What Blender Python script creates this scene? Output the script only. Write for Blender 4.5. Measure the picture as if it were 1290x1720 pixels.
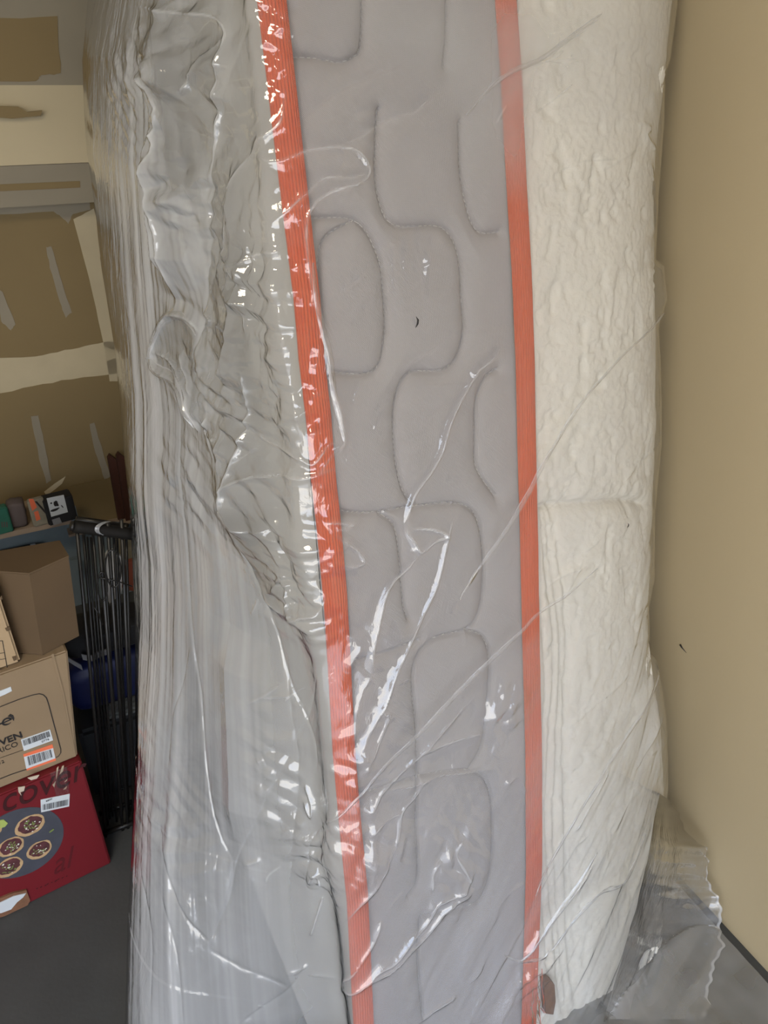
import bpy, bmesh, math, random
import numpy as np
from mathutils import Vector, Matrix
random.seed(4); RNG = np.random.RandomState(7)
for o in list(bpy.data.objects): bpy.data.objects.remove(o)
SC = bpy.context.scene
COL = SC.collection

# ------------------------------------------------------------------ camera
FPX, PITCH, HC = 1242.0, math.radians(30), 1.5
R = np.array([1, 0, 0.]); F = np.array([0, math.cos(PITCH), -math.sin(PITCH)]); U = np.array([0, math.sin(PITCH), math.cos(PITCH)])
CP = np.array([0, 0, HC])
cam = bpy.data.objects.new('camera', bpy.data.cameras.new('camera')); COL.objects.link(cam)
cam.location = CP; cam.rotation_euler = (math.radians(90) - PITCH, 0, 0)
cam.data.sensor_fit = 'VERTICAL'; cam.data.sensor_height = 36.0; cam.data.lens = 36.0 * FPX / 1720.0
cam.data.clip_start = 0.02
SC.camera = cam
SC.view_settings.view_transform = 'Standard'; SC.view_settings.look = 'None'
SC.view_settings.gamma = 1; SC.view_settings.use_curve_mapping = False
SC.view_settings.exposure = 0.04

def ray(x, y): return F + (x - 645) / FPX * R - (y - 860) / FPX * U
def proj(P):
    v = P - CP; z = v @ F
    return 645 + FPX * (v @ R) / z, 860 - FPX * (v @ U) / z

# ------------------------------------------------------------------ frames
PH = math.radians(27)
EH = np.array([math.cos(PH), math.sin(PH), 0.])        # across the room, along the back wall
EG = np.array([-math.sin(PH), math.cos(PH), 0.])       # into the room, along the right wall
P0 = CP + 0.95 * ray(532, 860)                         # a point on the left piping
UPV = np.array([-0.0656, 0.2731, 0.9597])              # the mattress slouches back
UPV /= np.linalg.norm(UPV)
def room(a, b, z): return np.array([P0[0], P0[1], 0]) + a * EH + b * EG + np.array([0, 0, z])
GW = 1.45                                              # back wall
AW = 0.735                                             # right wall
GD = -2.3                                              # door opening (behind the camera)
AL = -4.6                                              # left wall

# ------------------------------------------------------------------ light: daylight through the open garage door
w = bpy.data.worlds.new('sky'); SC.world = w; w.use_nodes = True
nt = w.node_tree; nt.nodes.clear()
tc = nt.nodes.new('ShaderNodeTexCoord'); sp = nt.nodes.new('ShaderNodeSeparateXYZ'); rp = nt.nodes.new('ShaderNodeValToRGB')
bg = nt.nodes.new('ShaderNodeBackground'); ow = nt.nodes.new('ShaderNodeOutputWorld')
nt.links.new(tc.outputs['Generated'], sp.inputs[0]); nt.links.new(sp.outputs[2], rp.inputs[0])
rp.color_ramp.elements[0].position = 0.0; rp.color_ramp.elements[0].color = (1.0, 0.97, 0.92, 1)
rp.color_ramp.elements[1].position = 0.6; rp.color_ramp.elements[1].color = (0.50, 0.68, 1.0, 1)
nt.links.new(rp.outputs[0], bg.inputs[0]); bg.inputs[1].default_value = 5.2
nt.links.new(bg.outputs[0], ow.inputs[0])
sun = bpy.data.objects.new('sun', bpy.data.lights.new('sun', 'SUN')); COL.objects.link(sun)
sun.data.energy = 5.0; sun.data.angle = 0.01; sun.data.color = (1, 0.93, 0.82)
sun.rotation_euler = Vector((0.5, -0.5, 0.75)).to_track_quat('Z', 'Y').to_euler() 

ll = bpy.data.objects.new('ceiling_lamp', bpy.data.lights.new('ceiling_lamp', 'AREA')); COL.objects.link(ll)
ll.data.size = 0.5; ll.data.energy = 24; ll.data.color = (1.0, 0.88, 0.68); ll.location = room(-0.9, -0.9, 2.62)
# ------------------------------------------------------------------ materials
def newmat(name):
    m = bpy.data.materials.new(name); m.use_nodes = True; return m, m.node_tree, m.node_tree.nodes['Principled BSDF']
def mat(name, col, rough=0.7, metal=0.0, noise=0.0, nscale=8.0, bump=0.0, bscale=60.0, stretch=(1, 1, 1), col2=None, spec=0.5):
    m, t, b = newmat(name)
    b.inputs['Base Color'].default_value = (*col, 1); b.inputs['Roughness'].default_value = rough
    b.inputs['Metallic'].default_value = metal; b.inputs['Specular IOR Level'].default_value = spec
    if noise or bump:
        tc = t.nodes.new('ShaderNodeTexCoord'); mp = t.nodes.new('ShaderNodeMapping'); mp.inputs['Scale'].default_value = stretch
        t.links.new(tc.outputs['Object'], mp.inputs[0])
    if noise:
        n = t.nodes.new('ShaderNodeTexNoise'); n.inputs['Scale'].default_value = nscale; n.inputs['Detail'].default_value = 6
        r = t.nodes.new('ShaderNodeValToRGB'); r.color_ramp.elements[0].position = 0.3; r.color_ramp.elements[1].position = 0.7
        c2 = col2 or tuple(c * (1 - noise) for c in col)
        r.color_ramp.elements[0].color = (*c2, 1); r.color_ramp.elements[1].color = (*col, 1)
        t.links.new(mp.outputs[0], n.inputs['Vector']); t.links.new(n.outputs[0], r.inputs[0]); t.links.new(r.outputs[0], b.inputs['Base Color'])
    if bump:
        n2 = t.nodes.new('ShaderNodeTexNoise'); n2.inputs['Scale'].default_value = bscale; n2.inputs['Detail'].default_value = 4
        bu = t.nodes.new('ShaderNodeBump'); bu.inputs['Strength'].default_value = bump; bu.inputs['Distance'].default_value = 0.002
        t.links.new(mp.outputs[0], n2.inputs['Vector']); t.links.new(n2.outputs[0], bu.inputs['Height']); t.links.new(bu.outputs[0], b.inputs['Normal'])
    return m
def weave_mat(name, col, freq, amt, rough=0.85, sheen=0.0):
    m, t, b = newmat(name)
    b.inputs['Base Color'].default_value = (*col, 1); b.inputs['Roughness'].default_value = rough
    b.inputs['Sheen Weight'].default_value = sheen
    uv = t.nodes.new('ShaderNodeUVMap'); hs = []
    for d in ('X', 'DIAGONAL'):
        wv = t.nodes.new('ShaderNodeTexWave'); wv.bands_direction = d; wv.inputs['Scale'].default_value = freq; wv.inputs['Distortion'].default_value = 0.6
        t.links.new(uv.outputs[0], wv.inputs[0]); hs.append(wv)
    mx = t.nodes.new('ShaderNodeMath'); mx.operation = 'ADD'
    t.links.new(hs[0].outputs[1], mx.inputs[0]); t.links.new(hs[1].outputs[1], mx.inputs[1])
    bu = t.nodes.new('ShaderNodeBump'); bu.inputs['Strength'].default_value = amt; bu.inputs['Distance'].default_value = 0.001
    t.links.new(mx.outputs[0], bu.inputs['Height']); t.links.new(bu.outputs[0], b.inputs['Normal'])
    return m
def film_mat(name, haze, tint=(0.80, 0.81, 0.83), rough=0.10, refl=1.0, bump=0.25):
    """clear polythene: transparent + two-surface Fresnel gloss + a little milky scatter (attribute 'haze' adds to it)"""
    m = bpy.data.materials.new(name); m.use_nodes = True; t = m.node_tree; t.nodes.clear(); N = t.nodes.new; L = t.links.new
    out = N('ShaderNodeOutputMaterial'); tr = N('ShaderNodeBsdfTransparent'); tr.inputs[0].default_value = (0.97, 0.97, 0.97, 1)
    gl = N('ShaderNodeBsdfGlossy'); gl.inputs['Roughness'].default_value = rough
    df = N('ShaderNodeBsdfDiffuse'); df.inputs[0].default_value = (*tint, 1); tl = N('ShaderNodeBsdfTranslucent'); tl.inputs[0].default_value = (*tint, 1)
    md = N('ShaderNodeMixShader'); md.inputs[0].default_value = 0.35; L(df.outputs[0], md.inputs[1]); L(tl.outputs[0], md.inputs[2])
    at = N('ShaderNodeAttribute'); at.attribute_name = 'haze'
    ad = N('ShaderNodeMath'); ad.operation = 'ADD'; ad.use_clamp = True; ad.inputs[1].default_value = haze; L(at.outputs['Fac'], ad.inputs[0])
    m1 = N('ShaderNodeMixShader'); L(ad.outputs[0], m1.inputs[0]); L(tr.outputs[0], m1.inputs[1]); L(md.outputs[0], m1.inputs[2])
    fr = N('ShaderNodeFresnel'); ge = N('ShaderNodeNewGeometry'); io = N('ShaderNodeMapRange'); io.inputs['To Min'].default_value = 1.5; io.inputs['To Max'].default_value = 1 / 1.5
    L(ge.outputs['Backfacing'], io.inputs['Value']); L(io.outputs[0], fr.inputs[0])
    mu = N('ShaderNodeMath'); mu.operation = 'MULTIPLY'; mu.use_clamp = True; mu.inputs[1].default_value = 2.6 * refl; L(fr.outputs[0], mu.inputs[0])
    m2 = N('ShaderNodeMixShader'); L(mu.outputs[0], m2.inputs[0]); L(m1.outputs[0], m2.inputs[1]); L(gl.outputs[0], m2.inputs[2])
    if bump:
        tc = N('ShaderNodeTexCoord'); mp = N('ShaderNodeMapping'); mp.inputs['Scale'].default_value = (1, 1, 0.45); L(tc.outputs['Object'], mp.inputs[0])
        n = N('ShaderNodeTexNoise'); n.inputs['Scale'].default_value = 28; n.inputs['Detail'].default_value = 5; n.inputs['Distortion'].default_value = 1.2
        L(mp.outputs[0], n.inputs[0]); bu = N('ShaderNodeBump'); bu.inputs['Strength'].default_value = bump; bu.inputs['Distance'].default_value = 0.006
        L(n.outputs[0], bu.inputs['Height']); L(bu.outputs[0], gl.inputs['Normal']); L(bu.outputs[0], fr.inputs['Normal'])
    L(m2.outputs[0], out.inputs[0])
    return m

M = {}
M['grey_fabric'] = weave_mat('grey knit', (0.385, 0.368, 0.375), 260, 0.35, 0.9)
M['left_fabric'] = mat('pale ticking', (0.50, 0.49, 0.46), 0.9, noise=0.08, nscale=5, bump=0.3, bscale=90)
M['white_fabric'] = mat('white nonwoven', (0.77, 0.745, 0.675), 0.9, noise=0.06, nscale=9, bump=0.5, bscale=160)
M['thread'] = mat('grey thread', (0.62, 0.60, 0.58), 0.6)
M['orange'] = weave_mat('orange tape', (0.68, 0.105, 0.022), 330, 0.5, 0.6, 0.15)
M['film'] = film_mat('clear polythene', 0.075, rough=0.065, bump=0.3)
M['fold'] = film_mat('folded polythene', 0.16, rough=0.14, bump=0.2, refl=0.7)
M['flap'] = film_mat('loose polythene', 0.17, rough=0.10, bump=0.3)
M['tan_paint'] = mat('tan painted wall', (0.45, 0.365, 0.225), 0.75, noise=0.05, nscale=2.5, bump=0.25, bscale=45)
M['drywall'] = mat('drywall paper', (0.20, 0.142, 0.062), 0.85, noise=0.12, nscale=3, bump=0.1)
M['mud'] = mat('joint compound', (0.46, 0.385, 0.25), 0.85, noise=0.15, nscale=6, bump=0.2, bscale=30)
M['mud_grey'] = mat('grey joint compound', (0.25, 0.215, 0.155), 0.85, noise=0.1, nscale=6)
M['ledge'] = mat('ledge paint', (0.52, 0.44, 0.29), 0.8, noise=0.06, nscale=5)
M['concrete'] = mat('concrete floor', (0.075, 0.077, 0.076), 0.75, noise=0.35, nscale=4, bump=0.25, bscale=90)
M['driveway'] = mat('driveway', (0.45, 0.42, 0.38), 0.9, noise=0.2, nscale=2)
M['ceil'] = mat('ceiling drywall', (0.42, 0.36, 0.25), 0.9, noise=0.1, nscale=2)
M['stem'] = mat('blue grey stem wall', (0.16, 0.20, 0.22), 0.8, noise=0.15, nscale=8)
M['shelf'] = mat('shelf edge', (0.38, 0.29, 0.21), 0.7, noise=0.2, nscale=10)
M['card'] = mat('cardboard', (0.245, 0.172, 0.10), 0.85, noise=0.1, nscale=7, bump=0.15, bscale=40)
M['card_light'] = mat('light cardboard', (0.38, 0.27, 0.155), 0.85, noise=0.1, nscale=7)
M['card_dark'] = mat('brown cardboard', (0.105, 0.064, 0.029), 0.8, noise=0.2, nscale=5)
M['red'] = mat('red printed card', (0.15, 0.008, 0.013), 0.45, noise=0.12, nscale=5)
M['ink'] = mat('black ink', (0.012, 0.010, 0.010), 0.6)
M['ink_red'] = mat('dark red ink', (0.035, 0.003, 0.004), 0.5)
M['ink_red2'] = mat('faint red ink', (0.085, .006, .009), 0.5)
M['label'] = mat('white label', (0.55, 0.58, 0.60), 0.5)
M['orange_ink'] = mat('orange ink', (0.75, 0.16, 0.07), 0.5)
M['tape'] = mat('painted tape glint', (0.45, 0.36, 0.26), 0.15)  # pale tone for the glints painted over the clear tape
M['torn'] = mat('torn card', (0.50, 0.42, 0.33), 0.9)
M['plate'] = mat('printed slate plate', (0.055, 0.058, 0.075), 0.6, noise=0.2, nscale=40)
M['tort'] = mat('printed tostada', (0.50, 0.33, 0.17), 0.6, noise=0.25, nscale=60)
M['bean'] = mat('printed filling', (0.11, 0.03, 0.035), 0.6, noise=0.6, nscale=70)
M['green_p'] = mat('printed herbs', (0.17, 0.22, 0.06), 0.6)
M['lime'] = mat('printed lime', (0.33, 0.40, 0.10), 0.6)
M['cheese'] = mat('printed cheese', (0.72, 0.68, 0.60), 0.6)
M['black'] = mat('black enamel', (0.010, 0.009, 0.008), 0.35, spec=0.35)
M['black_soft'] = mat('black foam', (0.010, 0.009, 0.008), 0.6, spec=0.12)
M['black_bag'] = mat('black cloth', (0.010, 0.010, 0.012), 0.8, bump=0.4, bscale=25)
M['blue'] = mat('dark blue nylon', (0.010, 0.018, 0.10), 0.5, noise=0.5, nscale=12)
M['grey_strap'] = mat('grey strap', (0.22, 0.22, 0.23), 0.6)
M['white_p'] = mat('white plastic', (0.42, 0.43, 0.46), 0.5)
M['redbrown'] = mat('red brown cloth', (0.16, 0.035, 0.015), 0.8)
M['paper'] = mat('printed paper', (0.30, 0.27, 0.20), 0.8, noise=0.4, nscale=30)
M['green'] = mat('green printed card', (0.03, 0.15, 0.10), 0.6, noise=0.2, nscale=30)
M['mauve'] = mat('dull grey cloth', (0.11, 0.085, 0.08), 0.9, bump=0.4, bscale=20)
M['wood'] = mat('dark stained wood', (0.06, 0.018, 0.008), 0.55, noise=0.4, nscale=9, stretch=(6, 6, 0.5))
M['dark_bin'] = mat('charcoal bin', (0.02, 0.023, 0.026), 0.6)
M['carpet'] = mat('pale grey carpet', (0.22, 0.24, 0.24), 0.95, noise=0.6, nscale=90)
M['brownfoam'] = mat('brown felt', (0.22, 0.10, 0.05), 0.9, noise=0.4, nscale=60)

# ------------------------------------------------------------------ mesh helpers
def link(name, me, m=None, parent=None):
    o = bpy.data.objects.new(name, me); COL.objects.link(o)
    if m is not None: o.data.materials.append(m)
    if parent is not None: o.parent = parent
    return o
def tag(o, label=None, cat=None, group=None, kind=None):
    if label: o['label'] = label
    if cat: o['category'] = cat
    if group: o['group'] = group
    if kind: o['kind'] = kind
    return o
def mesh(name, verts, faces, m, parent=None, smooth=False, uv=None):
    me = bpy.data.meshes.new(name); me.from_pydata([tuple(v) for v in verts], [], faces); me.update()
    bm = bmesh.new(); bm.from_mesh(me); bmesh.ops.recalc_face_normals(bm, faces=bm.faces); bm.to_mesh(me); bm.free()
    if smooth: me.shade_smooth()
    return link(name, me, m, parent)
def gridmesh(name, P, m, parent=None, haze=None, uv=None, mask=None, smooth=True):
    """P: (NV,NU,3)"""
    nv, nu, _ = P.shape
    me = bpy.data.meshes.new(name)
    idx = np.arange(nv * nu).reshape(nv, nu)
    q = np.stack([idx[:-1, :-1], idx[:-1, 1:], idx[1:, 1:], idx[1:, :-1]], -1)
    if mask is not None: q = q[mask]
    q = q.reshape(-1, 4)
    me.vertices.add(nv * nu); me.vertices.foreach_set('co', P.reshape(-1).astype(np.float32))
    me.loops.add(q.size); me.loops.foreach_set('vertex_index', q.reshape(-1).astype(np.int32))
    me.polygons.add(len(q)); me.polygons.foreach_set('loop_start', (np.arange(len(q)) * 4).astype(np.int32))
    if smooth: me.polygons.foreach_set('use_smooth', np.ones(len(q), bool))
    if uv is not None:
        l = me.uv_layers.new(name='UVMap'); l.data.foreach_set('uv', uv.reshape(-1, 2)[q.reshape(-1)].reshape(-1).astype(np.float32))
    me.update(calc_edges=True)
    if haze is not None:
        a = me.attributes.new('haze', 'FLOAT', 'POINT'); a.data.foreach_set('value', haze.reshape(-1).astype(np.float32))
    if mask is not None and nv * nu < 200000:
        bm = bmesh.new(); bm.from_mesh(me); bmesh.ops.delete(bm, geom=[v for v in bm.verts if not v.link_faces], context='VERTS'); bm.to_mesh(me); bm.free()
    return link(name, me, m, parent)
def boxmesh(name, o, ex, ey, ez, m, parent=None, bev=0.0, warp=0.0):
    """box from corner o with edge vectors ex, ey, ez"""
    o, ex, ey, ez = map(np.asarray, (o, ex, ey, ez))
    bm = bmesh.new()
    vs = []
    for i in (0, 1):
        for j in (0, 1):
            for k in (0, 1): vs.append(bm.verts.new(tuple(o + i * ex + j * ey + k * ez)))
    for f in ((0, 1, 3, 2), (4, 6, 7, 5), (0, 4, 5, 1), (2, 3, 7, 6), (0, 2, 6, 4), (1, 5, 7, 3)): bm.faces.new([vs[i] for i in f])
    bmesh.ops.recalc_face_normals(bm, faces=bm.faces)
    if bev: bmesh.ops.bevel(bm, geom=list(bm.edges), offset=bev, segments=2, affect='EDGES')
    if warp:
        bmesh.ops.subdivide_edges(bm, edges=list(bm.edges), cuts=3, use_grid_fill=True)
        for v in bm.verts: v.co += Vector((random.uniform(-warp, warp) for _ in range(3)))
    me = bpy.data.meshes.new(name); bm.to_mesh(me); bm.free()
    return link(name, me, m, parent)
def tube(name, pts, r, m, parent=None, n=10, caps=True, rfun=None):
    pts = [Vector(tuple(p)) for p in pts]; verts = []; faces = []
    ref = Vector((0.31, 0.2, 0.9)).normalized()
    for i, p in enumerate(pts):
        t = (pts[min(i + 1, len(pts) - 1)] - pts[max(i - 1, 0)]).normalized()
        a = t.cross(ref); a = a.normalized() if a.length > 1e-3 else t.cross(Vector((1, 0, 0))).normalized(); b = t.cross(a)
        rr = rfun(i / (len(pts) - 1)) if rfun else r
        for k in range(n):
            an = 2 * math.pi * k / n; verts.append(p + (a * math.cos(an) + b * math.sin(an)) * rr)
    for i in range(len(pts) - 1):
        for k in range(n): faces.append((i * n + k, i * n + (k + 1) % n, (i + 1) * n + (k + 1) % n, (i + 1) * n + k))
    if caps: faces += [tuple(range(n)), tuple(reversed(range((len(pts) - 1) * n, len(pts) * n)))]
    return mesh(name, verts, faces, m, parent, smooth=True)
def empty(name, loc):
    e = bpy.data.objects.new(name, None); COL.objects.link(e); e.location = tuple(loc); e.empty_display_size = 0.05
    return e
def adopt(root):
    """parts are modelled in world coordinates: keep them there under their thing's base"""
    inv = Matrix.Translation(root.location).inverted()
    for c in [o for o in COL.objects if o.parent == root]: c.matrix_parent_inverse = inv

# ------------------------------------------------------------------ numpy noise and folds
_T = {}
def vnoise(x, y, seed):
    if seed not in _T: _T[seed] = np.random.RandomState(seed).rand(256, 256)
    T = _T[seed]
    xi = np.floor(x).astype(int); yi = np.floor(y).astype(int); fx = x - xi; fy = y - yi
    fx = fx * fx * fx * (fx * (fx * 6 - 15) + 10); fy = fy * fy * fy * (fy * (fy * 6 - 15) + 10)
    g = lambda a, b: T[a % 256, b % 256]
    return (g(xi, yi) * (1 - fx) + g(xi + 1, yi) * fx) * (1 - fy) + (g(xi, yi + 1) * (1 - fx) + g(xi + 1, yi + 1) * fx) * fy
def fbm(x, y, seed, oct=4):
    s = 0; a = 0.5
    for k in range(oct): s = s + a * vnoise(x * 2 ** k, y * 2 ** k, seed + k); a *= 0.5
    return s
def tri(x): return np.abs((x - np.floor(x)) * 2 - 1)
def crumple(x, y, seed, freq, n=6):
    """facetted folds: triangle waves in random directions, warped"""
    r = np.random.RandomState(seed); h = 0
    for k in range(n):
        an = r.rand() * math.pi; fq = freq * (0.6 + 1.2 * r.rand())
        wx = fbm(x * freq * 0.33, y * freq * 0.33, seed + 11 * k, 2) * 1.5
        gate = np.clip(fbm(x * freq * 0.4 + 9, y * freq * 0.4, seed + 5 * k + 3, 2) * 4 - 1.2, 0, 1)
        h = h + tri((x * math.cos(an) + y * math.sin(an)) * fq + wx) / fq * gate
    return h
def polydist(S, V, pts, reach):
    """distance, signed side and along-parameter to a polyline in surface metres, on the window of the grid around it"""
    P = np.array(pts, float); y0, y1 = P[:, 1].min() - reach, P[:, 1].max() + reach
    rows = np.where((V[:, 0] > y0) & (V[:, 0] < y1))[0]
    if len(rows) == 0: return None
    s_ = S[rows[0]:rows[-1] + 1]
    cols = np.where((s_.max(0) > P[:, 0].min() - reach) & (s_.min(0) < P[:, 0].max() + reach))[0]
    if len(cols) == 0: return None
    W = (slice(rows[0], rows[-1] + 1), slice(cols[0], cols[-1] + 1)); SS = S[W]; VV = V[W]
    D = np.full(SS.shape, 9.0); SG = np.zeros(SS.shape); T = np.zeros(SS.shape); n = len(P) - 1; vcol = VV[:, 0]
    for i in range(n):
        (x0, y0), (x1, y1) = P[i], P[i + 1]; dx, dy = x1 - x0, y1 - y0; L2 = dx * dx + dy * dy + 1e-12
        r = np.where((vcol > min(y0, y1) - reach) & (vcol < max(y0, y1) + reach))[0]
        if len(r) == 0: continue
        r0, r1 = r[0], r[-1] + 1; s = SS[r0:r1]
        c = np.where((s.max(0) > min(x0, x1) - reach) & (s.min(0) < max(x0, x1) + reach))[0]
        if len(c) == 0: continue
        c0, c1 = c[0], c[-1] + 1; s = s[:, c0:c1]; v = VV[r0:r1, c0:c1]
        t = np.clip(((s - x0) * dx + (v - y0) * dy) / L2, 0, 1)
        d = np.hypot(s - x0 - t * dx, v - y0 - t * dy); b = d < D[r0:r1, c0:c1]
        D[r0:r1, c0:c1][b] = d[b]; SG[r0:r1, c0:c1][b] = np.sign((s - x0) * dy - (v - y0) * dx)[b]; T[r0:r1, c0:c1][b] = ((i + t) / n)[b]
    return W, D, SG, T
def smoothpts(pts, k=4):
    out = []; p = [pts[0]] + list(pts) + [pts[-1]]
    for i in range(1, len(p) - 2):
        a, b, c, d = (np.array(q, float) for q in p[i - 1:i + 3])
        for j in range(k):
            t = j / k; out.append(0.5 * (2 * b + (c - a) * t + (2 * a - 5 * b + 4 * c - d) * t * t + (3 * b - a - 3 * c + d) * t ** 3))
    out.append(np.array(pts[-1], float)); return out

# ------------------------------------------------------------------ section surfaces of the mattress and its bag
def interp(y, tab):
    xs, ys = zip(*tab); return np.interp(y, xs, ys)
SIL_L = [(-400, 152), (0, 150), (100, 142), (250, 147), (400, 166), (600, 196), (750, 208), (860, 222), (1000, 230), (1250, 233), (1400, 226), (1560, 220), (1720, 215), (2200, 190)]
SIL_R = [(-300, 1150), (0, 1137), (100, 1124), (125, 1114), (200, 1112), (330, 1100), (436, 1096), (446, 1110), (500, 1117), (545, 1102), (640, 1107), (740, 1108), (850, 1096), (985, 1096), (1000, 1089), (1115, 1091), (1120, 1104), (1200, 1115), (1340, 1119), (1440, 1120), (1600, 1112), (1720, 1100), (2200, 1060)]
def catmull(K, n):
    """K: list of (param, arrays a, b); cubic Hermite through the knots"""
    ts = np.array([k[0] for k in K]); out_a = []; out_b = []
    A = np.stack([k[1] for k in K], -1); B = np.stack([k[2] for k in K], -1)
    def sl(X):
        m = np.zeros_like(X)
        m[..., 1:-1] = (X[..., 2:] - X[..., :-2]) / (ts[2:] - ts[:-2]); m[..., 0] = (X[..., 1] - X[..., 0]) / (ts[1] - ts[0]); m[..., -1] = (X[..., -1] - X[..., -2]) / (ts[-1] - ts[-2])
        return m
    mA, mB = sl(A), sl(B)
    i = np.clip(np.searchsorted(ts, n, side='right') - 1, 0, len(ts) - 2); hh = ts[i + 1] - ts[i]; t = (n - ts[i]) / hh
    h00 = 2 * t**3 - 3 * t**2 + 1; h10 = t**3 - 2 * t**2 + t; h01 = -2 * t**3 + 3 * t**2; h11 = t**3 - t**2
    f = lambda X, m: h00 * X[:, i] + h10 * hh * m[:, i] + h01 * X[:, i + 1] + h11 * hh * m[:, i + 1]
    return f(A, mA), f(B, mB)
def surf(a, b, v): return P0 + a[..., None] * EH + b[..., None] * EG + v[..., None] * UPV
V_BOT = -(P0[2] - 0.012) / UPV[2]; V_TOP = 0.99

NU, NV = 860, 980
vv = np.linspace(V_BOT, V_TOP, NV)
cs = np.concatenate([np.linspace(0, 1.6, 90, endpoint=False), np.linspace(1.6, 4.0, 330, endpoint=False), np.linspace(4.0, 8.6, 400, endpoint=False), np.linspace(8.6, 11, NU - 820)])
one = np.ones(NV)
bS = np.interp(vv, [V_BOT, -0.6, 0.0, V_TOP], [0.16, 0.26, 0.42, 0.62])
aS = -0.15 * one; aR = 0.6 * one
def film_section(aS, aR, n):
    K = [(0, -0.03 * one, 0.99 * one), (1, aS * 0.9 - 0.005, bS + 0.22), (2, aS, bS), (3, aS * 0.60, bS * 0.48), (4, -0.030 * one, 0.030 * one),
         (5, -0.006 * one, -0.025 * one), (6, 0.16 * one, -0.023 * one), (7, 0.325 * one, -0.027 * one), (8, (aR + 0.325) / 2, -0.020 * one),
         (9, aR - 0.02, 0.035 * one), (10, aR, 0.13 * one), (11, aR - 0.03, 0.38 * one)]
    return catmull(K, n)
coarse = np.linspace(0, 11, 120)
for it in range(9):
    a, b = film_section(aS, aR, coarse); P = surf(a, b, np.repeat(vv[:, None], len(coarse), 1)); px, py = proj(P)
    il = px[:, :60].argmin(1); ir = px[:, 60:].argmax(1) + 60; rr = np.arange(NV)
    aS += (interp(py[rr, il], SIL_L) - px[rr, il]) / FPX * 1.0; aS = np.clip(aS, -0.6, -0.04)
    aR += (interp(py[rr, ir], SIL_R) - px[rr, ir]) / FPX * 1.0
a, b = film_section(aS, aR, cs)
VG = np.repeat(vv[:, None], NU, 1)
FB = surf(a, b, VG); FPXY = np.stack(proj(FB), -1)
# arc length from the left piping as surface coordinate
dS = np.hypot(np.diff(a, axis=1), np.diff(b, axis=1)); SG_ = np.concatenate([np.zeros((NV, 1)), np.cumsum(dS, 1)], 1)
i5 = np.searchsorted(cs, 5.0); SG_ = SG_ - SG_[:, i5:i5 + 1]
ta = np.gradient(a, axis=1); tb = np.gradient(b, axis=1); ln = np.hypot(ta, tb) + 1e-9
NRM = (tb / ln)[..., None] * EH - (ta / ln)[..., None] * EG
front = (NRM * (CP - FB)).sum(-1) > 0
sub = (slice(None, None, 3), slice(None, None, 3))
LPX, LPY, LS, LV, LF = FPXY[..., 0][sub].ravel(), FPXY[..., 1][sub].ravel(), SG_[sub].ravel(), VG[sub].ravel(), front[sub].ravel()
def at(x, y):
    """where a crease seen in the photograph lies on the bag, in surface metres (s, v)"""
    d = (LPX - x) ** 2 + (LPY - y) ** 2 + np.where(LF, 0, 1e6); k = np.argpartition(d, 6)[:6]; wgt = 1 / (d[k] + 0.5)
    return (LS[k] * wgt).sum() / wgt.sum(), (LV[k] * wgt).sum() / wgt.sum()
def trace(pts, k=4): return smoothpts([at(*p) for p in pts], k)

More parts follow.
